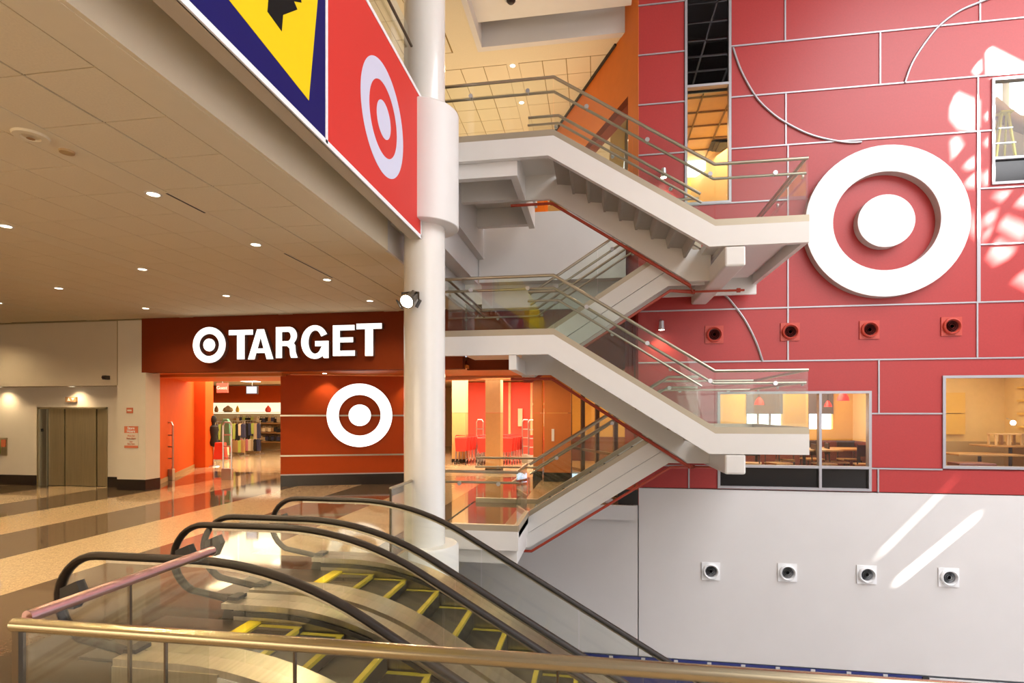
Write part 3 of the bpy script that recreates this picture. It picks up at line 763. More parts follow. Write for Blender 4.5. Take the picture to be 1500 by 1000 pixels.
# intersect view ray with wall plane
den = cpx.x*nv.x+cpx.y*nv.y; tq = ((A_+nv*.1).dot(nv))/den; hit = Vector((0, 0, EYE))+cpx*tq
hs = (Vector((hit.x, hit.y))-A_).dot(dv)
be = empty('ring_emblem', 'white ring emblem with dot on the red wall left of the column', 'emblem', (0, 0, 0))
def wm(off): return lambda a, z: (*(A_+dv*a+nv*off), z)
rr = 46.5*tq/F
bullseye(be, (hs, hit.z), rr, rr*.64, rr*.34, -.10, -.0, 'sign_glow', 'silver', maps=lambda o_: wm(-o_))
# big bullseye on the feature wall
YB = YW-.19
p = onY(1298.5, 323, YB)
lg = empty('large_ring_emblem', 'huge white ring emblem with dot on the red panelled feature wall', 'emblem', (0, 0, 0))
bullseye(lg, (p.x, p.z), 111*(YB/ray(1298, 323).y)/F, 72.5*(YB/ray(1298, 323).y)/F, 38.5*(YB/ray(1298, 323).y)/F, YB, YW, 'ring_white', 'ring_side', names=('ring', 'dot'))

# ---------------------------------------------------------------- store interior
st = empty('wall_store', kind='structure')
b = NB(); prismZ(b, [(-20, 16), (-20, 30), (6, 30), (6, 17.7), (-1.4, 17.7), (-1.0, 16)], -.06, .0); obj('floor_shop', b, 'store_floor', st)
b = NB(); prismZ(b, [(-20, 13.3), (-20, 30), (6, 30), (6, 17.7), (-1.4, 17.7), (-1.4, 14.9), (-4.6, 14.4), (-8.2, 13.3)], 3.35, 3.45); obj('ceiling_shop', b, 'store_ceiling', st)
b = NB(); box(b, -20, 6, 30, 30.2, 0, 3.4); obj('back_wall', b, 'store_cream', st)
b = NB(); box(b, 5.9, 6, 17.7, 30, 0, 3.4); obj('side_wall', b, 'coral', st)
b = NB(); box(b, -20, -9.0, 25.6, 25.7, 2.45, 3.3); obj('red_header', b, 'red_store', st)
b = NB(); box(b, -20, -8.6, 25.5, 25.6, 1.95, 2.42); obj('lit_band', b, 'band_white', st)
b = NB(); box(b, -20, -8.6, 25.4, 25.6, 1.86, 1.93); obj('band_shelf', b, 'band_white', st)
b = NB(); box(b, -20, -8.6, 25.9, 26.0, 0, 1.9); obj('merchandise_backboard', b, 'beige_dim', st)
b = NB(); box(b, -9.2, -9.0, 16, 30, 0, 3.35); obj('partition', b, 'store_cream', st)
b = NB(); box(b, -6.5, 5.5, 24.4, 24.5, .0, 3.3); obj('red_back_wall', b, 'coral', st)
for x in (-3.9, -2.9, -1.9, -.9, .1, 1.0): b = NB(); box(b, x-.05, x+.05, 24.3, 24.4, .9, 3.3); obj('cream_bar', b, 'store_cream', st)
b = NB(); box(b, -2.9, 2, 24.25, 24.4, 2.25, 2.35); obj('cream_bar', b, 'store_cream', st)
for x in (-3.4, -2.4, -1.3, -.3, .6): b = NB(); box(b, x-.1, x+.1, 24.2, 24.3, 1.3, 2.1); obj('cream_bar', b, 'creamcloth', st)
k = 0
for yy in (15.2, 17.5, 20, 22.5):
    for xx in (-15.5, -13.2, -10.9, -6.2, -3.9, -1.6):
        if xx > -2 and yy < 16: continue
        lt = empty('ceiling_light', 'square lit ceiling panel, %s row back, %s%s shop entrance' % (ORD[(15.2, 17.5, 20, 22.5).index(yy)], ['left above the left', 'centre above the left', 'right above the left', 'left above the right', 'centre above the right', 'right above the right'][(-15.5, -13.2, -10.9, -6.2, -3.9, -1.6).index(xx)], ''), 'light', (xx, yy, 3.34), group='square light panels of the shop ceiling')
        b = NB(); box(b, -.3, .3, -.3, .3, -.02, -.005); obj('diffuser', b, 'store_light', lt)
        b = NB(); box(b, -.33, .33, -.33, .33, -.005, .01); obj('frame', b, 'white', lt)
light('shop_light_left', 'AREA', (-12.5, 19, 3.25), 400, STORE, size=5, shape='SQUARE')
light('shop_light_right', 'AREA', (-4, 19.5, 3.25), 480, STORE, size=5, shape='SQUARE')
light('entrance_light', 'AREA', (-10, 13.6, 2.88), 45, WARM, size=1.2, shape='SQUARE')
light('entrance_light_2', 'AREA', (-2.6, 14.0, 2.88), 60, WARM, size=1.2, shape='SQUARE')
for s_x in (1.15, 3.35):
    q_ = A_+dv*s_x+nv*.32; dl = empty('soffit_downlight', 'small soffit downlight above the red store wall, %s of the ring emblem' % ('left' if s_x < 2 else 'right'), 'light', (q_.x, q_.y, 2.93))
    b = NB(); lathe(b, [(.05, 0), (.05, -.01), (.001, -.012)], (0, 0, 0), 'Z', 16); obj('lens', b, 'bulb', dl)
    light('soffit_beam', 'SPOT', (q_.x, q_.y, 2.88), 32, WARM, aim=(-nv.x*.25, -nv.y*.25, -1), spot_size=1.7, spot_blend=.8, shadow_soft_size=.04)
# soffit header edge over the entries
b = NB(); box(b, -11.6, -8.0, 12.9, 13.3, 2.86, 3.4); box(b, -5, .2, 14.7, 15.0, 2.83, 3.4); tag(obj('trim_5', b, 'pillar_orange'), kind='structure')
# pillars at the right entrance
Yp = 15.1
def pillar(u0, u1, Y, dep, m, name, label, base=True):
    p = empty(name, label, 'pillar', (XY((u0+u1)/2, Y), Y, 0)); hw = (XY(u1, Y)-XY(u0, Y))/2
    b = NB(); box(b, -hw, hw, 0, dep, .25, 1.9); obj('lower_cladding', b, m, p)
    b = NB(); box(b, -hw, hw, 0, dep, 1.91, 2.9); obj('upper_cladding', b, m, p)
    b = NB(); box(b, -hw-.01, hw+.01, -.01, dep, 0, .25); obj('base', b, 'black_base', p)
    return p
pillar(781, 794, Yp+.3, .5, 'pillar_orange', 'pillar', 'narrow bright orange pillar at the right edge of the shop entrance')
pillar(797, 836, Yp, .4, 'pillar_orange', 'pillar', 'wide orange brown pillar with a small white notice behind the stairs')
o, hx, hz = plate('pillar_notice', 'white upright notice on the orange brown pillar', 808, 628, 812, 646, Yp-.005, 'pure_white')
def cream_col(u0, u1, Y, label):
    hw = (XY(u1, Y)-XY(u0, Y))/2
    p = empty('shop_column', label, 'column', (XY((u0+u1)/2, Y), Y, 0))
    b = NB(); box(b, -hw, hw, 0, 2*hw, .12, 1.9); obj('tiled_shaft', b, 'store_cream_low', p)
    b = NB(); box(b, -hw, hw, 0, 2*hw, 1.91, 3.35); obj('plain_shaft', b, 'store_cream', p)
    b = NB(); box(b, -hw-.01, hw+.01, -.01, 2*hw, 0, .12); obj('base', b, 'dark', p)
cream_col(711, 733, 17.2, 'square cream column nearest the entrance, in front of the red carts')
cream_col(662, 681, 20.5, 'square cream column farther back beside the main white column')
# carts
def cart(loc, rz):
    c = empty('shopping_cart', None, 'cart', loc, rz=rz)
    b = NB(); v = [(-.22, -.28), (.22, -.28), (.26, .45), (-.26, .45)]
    loops_prism(b, [v], lambda a, c_: (a*.85, c_*.9, .48), lambda a, c_: (a, c_, .98)); obj('basket', b, 'cart_red', c)
    b = NB(); tube(b, [(-.27, .5, .95), (-.27, .6, 1.04), (.27, .6, 1.04), (.27, .5, .95)], .02, 6); obj('handle', b, 'cart_red', c)
    b = NB()
    for s in (-1, 1):
        tube(b, [(s*.24, .5, .95), (s*.24, .4, .2), (s*.2, -.35, .14)], .015, 6); tube(b, [(s*.2, -.3, .14), (s*.18, -.25, .5)], .015, 6)
    obj('chassis', b, 'silver', c)
    for s in (-1, 1):
        for y in (-.33, .4):
            b = NB(); lathe(b, [(.055, -.015), (.055, .015)], (s*.2, y, .056), 'X', 12); obj('wheel', b, 'dark', c)
    return c
c0 = cart((-4.1, 19.6, 0), .15); c0['label'] = 'front red shopping cart of the row left of the cream column'; c0['group'] = 'rows of red shopping carts'
index_kids(c0)
n = 1
lab = ['first red cart of the row on the left', 'red cart in the nested row behind the cream column']
rows_c = ((-4.1, 19.6, 5, .15, 'second cart row from the left'), (-3.3, 19.9, 5, .15, 'row just left of the cream column'), (-1.75, 19.0, 5, -.1, 'row just right of the cream column'), (-1.05, 19.2, 5, -.1, 'rightmost cart row'), (-5.0, 19.8, 4, .15, 'leftmost cart row'))
for rx, ry, cnt, rz, rl in rows_c:
    for k in range(cnt):
        lb = 'red shopping cart, %s from the front of the %s' % (ORD[k], rl)
        if (rx, k) == (-4.1, 0): c0['label'] = lb; continue
        copy_tree(c0, None, (rx+k*.05, ry+k*.33, 0), rz, lb)
# security gates
def gate(u, vb, label, g='anti-theft gates at the shop entrances'):
    p = onZ(u, vb, 0); g_o = empty('security_gate', label, 'gate', p)
    b = NB(); box(b, -.16, .16, -.05, .05, 0, .32); obj('foot', b, 'silver', g_o, bevel=.01)
    b = NB(); tube(b, [(-.13, 0, .3), (-.13, 0, 1.55), (-.08, 0, 1.64), (.08, 0, 1.64), (.13, 0, 1.55), (.13, 0, .3)], .025, 8); obj('loop', b, 'silver', g_o)
    for z in (.62, .95, 1.28): b = NB(); box(b, -.13, .13, -.012, .012, z-.02, z+.02); obj('crossbar', b, 'silver', g_o)
gate(247, 703, 'anti-theft gate in front of the bright orange entry wall')
gate(333, 702, 'anti-theft gate in the middle of the left entrance')
gate(703, 676, 'anti-theft gate left of the cream column in the right entrance')
gate(770, 677, 'left one of the anti-theft gates beside the narrow orange pillar')
gate(779, 679, 'right one of the anti-theft gates beside the narrow orange pillar')
# hanging signs, tv
def hang(u0, v0, u1, v1, Y, m, name, label, cat, txt=None):
    p = onY(u0, v0, Y); q = onY(u1, v1, Y); o = empty(name, label, cat, ((p.x+q.x)/2, Y, (p.z+q.z)/2)); hx, hz = (q.x-p.x)/2, (p.z-q.z)/2
    b = NB(); box(b, -hx, hx, -.03, .03, -hz, hz); obj('board', b, m, o)
    b = NB(); tube(b, [(0, 0, hz), (0, 0, 3.35-o.location.z)], .01, 5); obj('rod', b, 'silver', o)
    if txt: text(o, txt, hz*1.0, (0, -.04, 0), 'pure_white')
    return o
hang(318, 561, 334, 575, 19, 'coral', 'hanging_sign', 'red hanging sign with white lettering in the left entrance', 'sign', 'Guest')
t = hang(361, 565, 378, 577, 19, 'dark', 'television', 'small screen hanging from the shop ceiling', 'television')
p = onY(361, 565, 19); q = onY(378, 577, 19); hx, hz = (q.x-p.x)/2, (p.z-q.z)/2
b = NB(); box(b, -hx*.85, hx*.85, -.04, -.03, -hz*.8, hz*.8); obj('screen', b, 'screen', t)
# clothing racks and goods, left entrance
def garment(par_loc, m, h, w_, label):
    o = empty('garment', label, 'clothing', par_loc, group='clothes hanging on the racks of the left entrance')
    b = NB(); prismY(b, [(-w_/2, 0), (w_/2, 0), (w_*.42, h*.75), (w_*.5, h*.92), (w_*.12, h), (-w_*.12, h), (-w_*.5, h*.92), (-w_*.42, h*.75)], -.06, .06); obj('cloth', b, m, o, bevel=.02)
    b = NB(); tube(b, [(0, 0, h), (0, 0, h+.08), (.03, 0, h+.11)], .008, 5); obj('hanger', b, 'silver', o)
def rack(u, Y, label):
    p = onY(u, 650, Y); r = empty('clothing_rack', 'metal clothing '+label, 'rack', (p.x, Y, 0))
    for s in (-1, 1):
        b = NB(); tube(b, [(s*.45, 0, 0), (s*.45, 0, 1.55)], .02, 6); obj('post', b, 'silver', r)
        b = NB(); box(b, s*.45-.03, s*.45+.03, -.3, .3, 0, .04); obj('foot', b, 'silver', r)
    b = NB(); tube(b, [(-.5, 0, 1.55), (.5, 0, 1.55)], .02, 6); obj('bar', b, 'silver', r); return p
CN = {'coral': 'coral red', 'creamcloth': 'cream', 'pinkcloth': 'pink', 'navy': 'dark navy', 'lime': 'lime green', 'teal': 'teal', 'blackcloth': 'black', 'bagyellow': 'yellow', 'beige_dim': 'beige', 'duct': 'brown'}
cm_ = ['coral', 'creamcloth', 'pinkcloth', 'navy', 'lime', 'beige_dim', 'blackcloth', 'duct', 'blackcloth', 'creamcloth', 'navy']
for (u, Y, l) in ((300, 19.5, 'rack beside the orange entry wall'), (320, 20.5, 'rack behind the black mannequin'), (345, 22, 'middle rack of the left entrance'), (368, 23, 'rack below the hanging screen')):
    p = rack(u, Y, l)
    for k in range(7):
        m = random.choice(cm_); h = random.uniform(.5, .8)
        garment((p.x-.42+.14*k, Y-.06, 1.5-h-.07), m, h, random.uniform(.16, .22), '%s garment, %s from left, upper row, %s' % (CN[m], ORD[k], l))
        m = random.choice(cm_); garment((p.x-.42+.14*k, Y-.08, .15), m, .55, random.uniform(.16, .22), '%s garment, %s from left, lower row, %s' % (CN[m], ORD[k], l))
mq = empty('mannequin', 'black mannequin torso standing among the racks of the left entrance', 'mannequin', onZ(313, 683, 0))
b = NB(); lathe(b, [(.02, .7), (.13, .75), (.17, .85), (.11, 1.05), (.17, 1.3), (.15, 1.42), (.05, 1.48), (.05, 1.55), (.09, 1.6), (.1, 1.7), (.06, 1.8), (.01, 1.82)], (0, 0, 0), 'Z', 16); obj('torso', b, 'blackcloth', mq, smooth=True)
b = NB(); lathe(b, [(.22, 0), (.2, .03), (.02, .05), (.02, .72)], (0, 0, 0), 'Z', 12); obj('stand', b, 'silver', mq)
p = onZ(331, 685, 0); dr = empty('teal_dress', 'long teal dress hanging beside the black mannequin', 'clothing', p)
b = NB(); prismY(b, [(-.2, .75), (.2, .75), (.16, 1.55), (.08, 1.7), (-.08, 1.7), (-.16, 1.55)], -.06, .06); obj('cloth', b, 'teal', dr, bevel=.02)
dr = empty('coral_skirt', 'bright coral skirt hanging below the teal dress', 'clothing', p+Vector((.02, -.3, 0)))
b = NB(); prismY(b, [(-.24, .32), (.24, .32), (.17, .9), (-.17, .9)], -.07, .07); obj('cloth', b, 'coral', dr, bevel=.02)
for k in range(16):
    u = 345+k*4.2; m = random.choice(['bagyellow', 'navy', 'blackcloth', 'creamcloth', 'lime', 'pinkcloth', 'coral', 'blackcloth'])
    for z in (1.45, .95, .5):
        X = onY(u, 640, 25.2).x
        m = random.choice(['bagyellow', 'navy', 'blackcloth', 'creamcloth', 'lime', 'beige_dim', 'duct', 'blackcloth'])
        o = empty('handbag', '%s handbag, %s from the %s on the %s wall shelf' % (CN[m], ORD[k if k < 8 else 15-k], 'left' if k < 8 else 'right', {1.45: 'top', .95: 'middle', .5: 'bottom'}[z]), 'handbag', (X, 25.2, z+random.uniform(-.04, .04)), group='handbags on the back wall shelves')
        b = NB(); prismY(b, [(-.1, 0), (.1, 0), (.08, .2), (-.08, .2)], -.05, .05); obj('bag_body', b, m, o, bevel=.015)
        b = NB(); tube(b, [(-.06, 0, .2), (-.04, 0, .3), (.04, 0, .3), (.06, 0, .2)], .008, 5); obj('bag_handle', b, m, o)
for k, (u, m, w_) in enumerate(((304, 'pinkcloth', .3), (316, 'duct', .2), (333, 'beige_dim', .5), (347, 'bagyellow', .18), (392, 'coral', .3))):
    X = onY(u, 595, 25.2).x; o = empty('display_item', '%s display item on the lit white band, %s from the left' % (CN.get(m, m), ORD[k]), 'display', (X, 25.25, 1.935), group='display items on the lit band')
    b = NB(); lathe(b, [(w_*.3, 0), (w_*.5, .08), (w_*.42, .2), (w_*.15, .3), (.02, .34)], (0, 0, 0), 'Z', 12); obj('item_body', b, m, o, smooth=True)
sh = empty('wall_shelving', 'long dark wall shelving behind the handbags', 'shelving', (0, 25.4, 0))
X0, X1_ = onY(340, 640, 25.4).x, -9.3
for z in (.42, .88, 1.36): b = NB(); box(b, X0, X1_, -.35, .3, z, z+.04); obj('shelf', b, 'duct', sh)
b = NB(); box(b, X0, X1_, .3, .35, 0, 1.85); obj('backboard', b, 'beige_dim', sh)

# ================================================================ COLUMN
cc = onZ(622, 604+EYE*F/8.0, 0); cx, cy = cc.x, cc.y
col = empty('column', 'tall round white column at the atrium edge carrying a spotlight', 'column', (cx, cy, 0))
b = NB(); lathe(b, [(.30, -4.8), (.30, 12.9)], (0, 0, 0), 'Z', 48); obj('shaft', b, 'pole_white', col, smooth=True)
b = NB(); lathe(b, [(.30, 4.62), (.49, 4.62), (.5, 4.63), (.5, 6.27), (.47, 6.3), (.30, 6.3)], (0, 0, 0), 'Z', 48); obj('collar', b, 'white', col, smooth=True)
b = NB(); lathe(b, [(.30, -1.4), (.49, -1.4), (.5, -1.39), (.5, -.04), (.47, 0), (.30, 0)], (0, 0, 0), 'Z', 48); obj('collar', b, 'white', col, smooth=True)
# spotlight on the column
p = onY(601, 437, cy-.42)
sp = empty('column_spotlight', 'lit theatre spotlight with barn doors clamped to the white column', 'spotlight', p)
b = NB(); lathe(b, [(.03, .17), (.06, .14), (.075, .06), (.08, -.03), (.10, -.10), (.105, -.12)], (0, 0, 0), 'Z', 20); h_ = obj('housing', b, 'bronze', sp, smooth=True); h_.rotation_euler = (-1.0, .25, 0)
b = NB(); lathe(b, [(.09, -.121), (.001, -.123)], (0, 0, 0), 'Z', 20); o = obj('lens', b, 'bulb_hot', sp); o.rotation_euler = (-1.0, .25, 0)
b = NB(); tube(b, [(-.12, 0, -.02), (-.12, 0, .08), (.0, .15, .12), (.12, 0, .08), (.12, 0, -.02)], .012, 6); obj('yoke', b, 'bronze', sp)
b = NB(); tube(b, [(0, .1, .12), (0, .3, .12)], .02, 8); obj('arm', b, 'bronze', sp)
for s in (-1, 1):
    b = NB(); box(b, s*.10-.005, s*.10+.005, -.05, .05, -.06, .06); o = obj('barn_door', b, 'dark', sp, loc=(s*.05, -.06, -.04)); o.rotation_euler = (0, s*.5, 0)
light('spot_beam', 'SPOT', p+Vector((0, -.12, -.12)), 150, WARM, aim=(-.1, -.6, -.8), spot_size=1.6, spot_blend=.6, shadow_soft_size=.06)

# ================================================================ SIGN BANNER along the slab edge
XS = -2.45
YS1 = onX(617, 250, XS).y; ys0 = -1.5
zs0, zs1 = 4.39, 6.37
bn = empty('banner_board', 'long printed board with blue, yellow and red fields hung along the slab edge', 'sign', (0, 0, 0))
b = NB(); box(b, XS-.16, XS-.01, ys0, YS1, zs0-.02, zs1+.02); obj('board_case', b, 'tan_wall', bn)
b = NB()
for (y0, y1, z0, z1) in ((ys0, YS1, zs0-.02, zs0+.03), (ys0, YS1, zs1-.03, zs1+.02), (YS1-.035, YS1, zs0, zs1)): box(b, XS-.02, XS+.006, y0, y1, z0, z1)
yd = onX(478, 100, XS).y
box(b, XS-.02, XS+.006, yd-.02, yd+.02, zs0, zs1); obj('white_edging', b, 'pure_white', bn)
b = NB(); box(b, XS-.01, XS, yd+.02, YS1-.03, zs0+.03, zs1-.03); obj('red_field', b, 'sign_red', bn)
b = NB(); box(b, XS-.01, XS, ys0, yd-.02, zs0+.03, zs1-.03); obj('blue_field', b, 'sign_blue', bn)
def q2(u, v): p = onX(u, v, XS); return (p.y, p.z)
a1 = q2(452, 147); a2 = q2(335, 0); a3 = q2(465, 0)
def ext(a, b_, z): t = (z-a[1])/(b_[1]-a[1]); return (a[0]+(b_[0]-a[0])*t, z)
b = NB(); loops_prism(b, [[a1, ext(a1, a2, zs1-.05), ext(a1, a3, zs1-.05)]], lambda y, z: (XS, y, z), lambda y, z: (XS+.003, y, z)); obj('yellow_triangle', b, 'sign_yellow', bn)
blk = [q2(u, v) for u, v in ((391, 17), (412, 46), (414, 22), (435, 14), (430, 2), (441, 4), (438, -14), (400, -22), (393, -6))]
b = NB(); loops_prism(b, [blk], lambda y, z: (XS+.003, y, z), lambda y, z: (XS+.005, y, z)); obj('black_figure', b, 'sign_black', bn)
cc_ = q2(560, 167); zt = q2(560, 58)[1]
# ring measured on the board
top_ = q2(540, 60); bot_ = q2(578, 273); cyc = ((q2(519, 160)[0]+q2(596, 180)[0])/2, (top_[1]+bot_[1])/2)
R_ = (top_[1]-bot_[1])/2
for nm, lp in (('lilac_ring', [ringpts(cyc, R_), ringpts(cyc, R_*.655)[::-1]]), ('lilac_dot', [ringpts(cyc, R_*.33)])):
    b = NB(); loops_prism(b, lp, lambda y, z: (XS, y, z), lambda y, z: (XS+.003, y, z)); obj(nm, b, 'sign_lilac', bn)
# upper floor guard on the slab edge
ug = empty('upper_guard_rail', 'upper floor glass guard with a dark rail left of the column', 'railing', (-2.56, 0, UP))
b = NB(); tube(b, [(0, -3, .72), (0, 7.30, .72)], .02, 8); obj('dark_rail', b, 'bronze', ug)
for k in range(7): b = NB(); box(b, -.05, -.04, -3+1.48*k, -3+1.47*(k+1), .05, 1.0); obj('glass_panel', b, 'glass', ug)

# ================================================================ STAIRCASE
ST = empty('staircase', 'white switchback staircase with glass balustrades in front of the red wall', 'staircase', (0, 0, 0))
L = [0, 1.60, 3.16, 4.76, 6.33]
XL, XN0, XN1, XR = -2.5, -.68, 1.785, 3.12      # near flights
XF0, XF1 = -1.25, 1.27                          # far flights
YN, YM0, YM1, YB_ = 8.69, 9.86, 10.0, 11.4
def poly_off(pts, d): return [(x, z+d) for x, z in pts]
def band(bm, pts, t, d, y0, y1, mit=0):
    """closed side plate hanging from polyline pts between +t and d"""
    top = poly_off(pts, t); n = len(pts)
    bot = [(x-(mit if 0 < i < n-1 else 0), z+d) for i, (x, z) in enumerate(pts)]
    for i in range(n-1):
        v = [(top[i]), top[i+1], bot[i+1], bot[i]]
        prismY(bm, v, y0, y1)
def part(name, bm, m, **k): return obj(name, bm, m, ST, **k)
def sub(pts, a, c):
    """samples of the polyline between x=a and x=c"""
    def zz(x):
        for (x0, z0), (x1, z1) in zip(pts, pts[1:]):
            if x0 <= x <= x1: return z0+(z1-z0)*(x-x0)/(x1-x0) if x1 > x0 else z0
        return pts[-1][1]
    return zz
def balustrade(pts, Y, inner=1, panels=None, hand=True, th=.012, brk=None, cb=True, ends=True):
    """pts = (x,z) level polyline in plane Y"""
    if cb:
        b = NB(); band(b, pts, .10, .0, Y-.04, Y+.04); part('metal_curb', b, 'curb')
    zz = sub(pts, 0, 0); xs = [p[0] for p in pts]
    for (x0, z0), (x1, z1) in zip(pts, pts[1:]):
        n = max(1, round((x1-x0)/1.25))
        for k in range(n):
            a = x0+(x1-x0)*k/n+.006; c = x0+(x1-x0)*(k+1)/n-.006
            b = NB(); prismY(b, [(a, zz(a)+.10), (c, zz(c)+.10), (c, zz(c)+.93), (a, zz(a)+.93)], Y-th/2, Y+th/2); part('glass_panel', b, 'glass')
    b = NB(); tube(b, [(x, Y, z+.955) for x, z in pts], .025, 10); part('top_rail', b, 'rail', smooth=True)
    if hand:
        yh = Y+inner*.09
        b = NB(); tube(b, [(x, yh, z+.77) for x, z in pts], .021, 10); part('handrail', b, 'rail', smooth=True)
        tot = xs[-1]-xs[0]; n = max(2, round(tot/.95))
        for k in range(n):
            x = xs[0]+tot*(k+.5)/n; z = zz(x)+.76
            b = NB(); lathe(b, [(.034, -.012), (.034, .012)], (x, Y-inner*.018, z), 'Y', 16); o = part('bracket', b, 'silver')
            b2 = NB(); tube(b2, [(x, Y, z), (x, yh, z-.01)], .01, 6); obj('arm', b2, 'silver', o)
def balY(X, y0, y1, z, inner=1):
    b = NB(); box(b, X-.04, X+.04, y0, y1, z, z+.10); part('metal_curb', b, 'curb')
    n = max(1, round((y1-y0)/1.3))
    for k in range(n):
        b = NB(); box(b, X-.006, X+.006, y0+(y1-y0)*k/n+.006, y0+(y1-y0)*(k+1)/n-.006, z+.1, z+.93); part('glass_panel', b, 'glass')
    b = NB(); tube(b, [(X, y0, z+.955), (X, y1, z+.955)], .025, 10); part('top_rail', b, 'rail', smooth=True)
    b = NB(); tube(b, [(X+inner*.09, y0+.1, z+.77), (X+inner*.09, y1-.1, z+.77)], .021, 10); part('handrail', b, 'rail', smooth=True)
    for k in range(n+1 if y1-y0 > 1.5 else 0):
        y = y0+.2+(y1-y0-.4)*k/n
        b = NB(); lathe(b, [(.034, -.012), (.034, .012)], (X-inner*.018, y, z+.76), 'X', 16); part('bracket', b, 'silver')
def steps(xlo, zlo, xhi, zhi, y0, y1, n=9):
    dx = (xhi-xlo)/n; dz = (zhi-zlo)/n
    for k in range(n):
        xa = xlo+dx*k; za = zlo+dz*k-.015; s = 1 if dx > 0 else -1
        if k == 0: continue
        b = NB(); prismY(b, [(xa-s*.02, za), (xa+dx+s*.02, za), (xa+dx+s*.02, za-.12), (xa+s*.05, za-.15), (xa+s*.02, za-dz-.14), (xa-s*.02, za-dz-.14)], y0, y1)
        o = part('step', b, 'step_grey')
        b = NB(); box(b, min(xa-s*.02, xa+s*.03), max(xa-s*.02, xa+s*.03), y0+.01, y1-.01, za, za+.006); obj('nosing', b, 'dark', o)
for Zl, Zr in ((L[2], L[1]), (L[4], L[3])):
    pts = [(XL, Zl), (XN0, Zl), (XN1, Zr), (XR, Zr)]
    b = NB(); band(b, pts, 0, -.31, YN-.04, YN+.06, .085); part('outer_stringer', b, 'white')
    b = NB(); band(b, [(-1.34, Zl), (-.74, Zl), (1.66, Zr), (1.95, Zr)], -.02, -.56, YM0-.07, YM0, .08); part('inner_stringer', b, 'white')
    balustrade(pts, YN, 1)
    balustrade([(XF0+.02, Zl), (XN0, Zl), (XN1, Zr)], YM0-.03, -1)
    steps(XN1, Zr, XN0, Zl, YN+.065, YM0-.075)
for Zl, Zr in ((L[0], L[1]), (L[2], L[3])):
    pts = [(XF0, Zl), (XF1, Zr), (XN1+.1, Zr)]
    b = NB(); band(b, [(XF0-.12, Zl), (XF0+.02, Zl), (XF1, Zr), (XN1+.1, Zr)], 0, -.29, YM1-.02, YM1+.06, .0); part('inner_stringer', b, 'white')
    b = NB(); band(b, [(XF0-.12, Zl), (XF0+.02, Zl), (XF1, Zr), (XN1+.1, Zr)], -.30, -.58, YM1, YM1+.06, .0); part('lower_stringer', b, 'white')
    b = NB(); band(b, [(XF0-.12, Zl), (XF0+.02, Zl), (XF1, Zr), (XR, Zr)], 0, -.5, YB_-.05, YB_+.02, .0); part('rear_stringer', b, 'white')
    balustrade([(XF0+.02, Zl), (XF1, Zr), (XN1, Zr)], YM1+.03, 1)
    balustrade([(EDGE+.05, Zl), (XF0+.02, Zl), (XF1, Zr), (XR-.05, Zr)], YB_-.02, -1)
    steps(XF0+.02, Zl, XF1, Zr, YM1+.065, YB_-.055)
    b = NB(); band(b, [(XF0+.1, Zl), (XF1-.05, Zr-.0)], -.35, -.38, YM1+.07, YB_-.06); part('soffit_sheet', b, 'white')
# landings
for i, z in enumerate(L):
    if i % 2 == 0:
        xl_ = EDGE+.03
        b = NB()
        if i == 0: box(b, xl_, XF0, YN+.06, YB_-.05, z-.12, z)
        else:
            xn = XN0; prismZ(b, [(xl_, YN+.061), (xn, YN+.061), (xn, YM0-.071), (XF0+.02, YM0-.071), (XF0+.02, YB_-.051), (xl_, YB_-.051)], z-.12, z)
        part('landing', b, 'white')
        b = NB(); box(b, xl_, XF0, YN+.07, YB_-.06, z, z+.008); part('landing_finish', b, 'terrazzo')
        for nm, bb in tuple(t_ for t_ in (('edge_beam', (xl_, XF0-.15, YN+.07 if i != 2 else YM0-.3, YN+.2 if i != 2 else YM0-.2, z-.55 if i != 2 else z-.3, z-.125)), ('edge_beam', (xl_, XF0-.15, YM0, YM0+.12, z-.5, z-.125)),
                       ('edge_beam', (xl_, XF0-.15, YB_-.2, YB_-.06, z-.5, z-.125)), ('cross_beam', (XF0-.15, XF0-.03, YN+(.07 if i != 2 else -.03), YB_-.06, z-.55, z-(.125 if i != 2 else .315)))) if i != 2 or t_[0] == 'cross_beam'):
            b = NB(); box(b, *bb); part(nm, b, 'white')
        if i == 0:
            b = NB(); band(b, [(xl_, 0), (XF0, 0)], 0, -.31, YN-.04, YN+.06); part('outer_stringer', b, 'white')
            b = NB(); box(b, XF0-.06, XF0, YN+.06, YM1-.02, -.31, 0); part('outer_stringer', b, 'white')
            balustrade([(EDGE+.05, 0), (XF0, 0)], YN, 1)
            balY(XF0-.03, YN, YM1, 0, -1)
        if i == 2: balY(EDGE+.17, YN+.05, YB_-.1, z, 1)
    else:
        b = NB(); prismZ(b, [(XN1, YN+.061), (XR-.02, YN+.061), (XR-.02, YB_-.051), (XF1, YB_-.051), (XF1, YM1+.061), (XN1, YM1+.061)], z-.12, z); part('landing', b, 'white')
        b = NB(); box(b, XR-.08, XR, YN+.061, YB_+.02, z-.31, z); part('end_stringer', b, 'white')
        b = NB(); box(b, 1.925, 2.23, YN-.035, YW-.01, z-.62, z-.315); part('cross_beam', b, 'white', bevel=.03)
        b = NB(); box(b, XN1+.2, XR-.2, YN+.2, YB_-.2, z-.2, z-.125); part('landing_underside', b, 'white')
        balY(XR-.03, YN, YB_, z, -1)
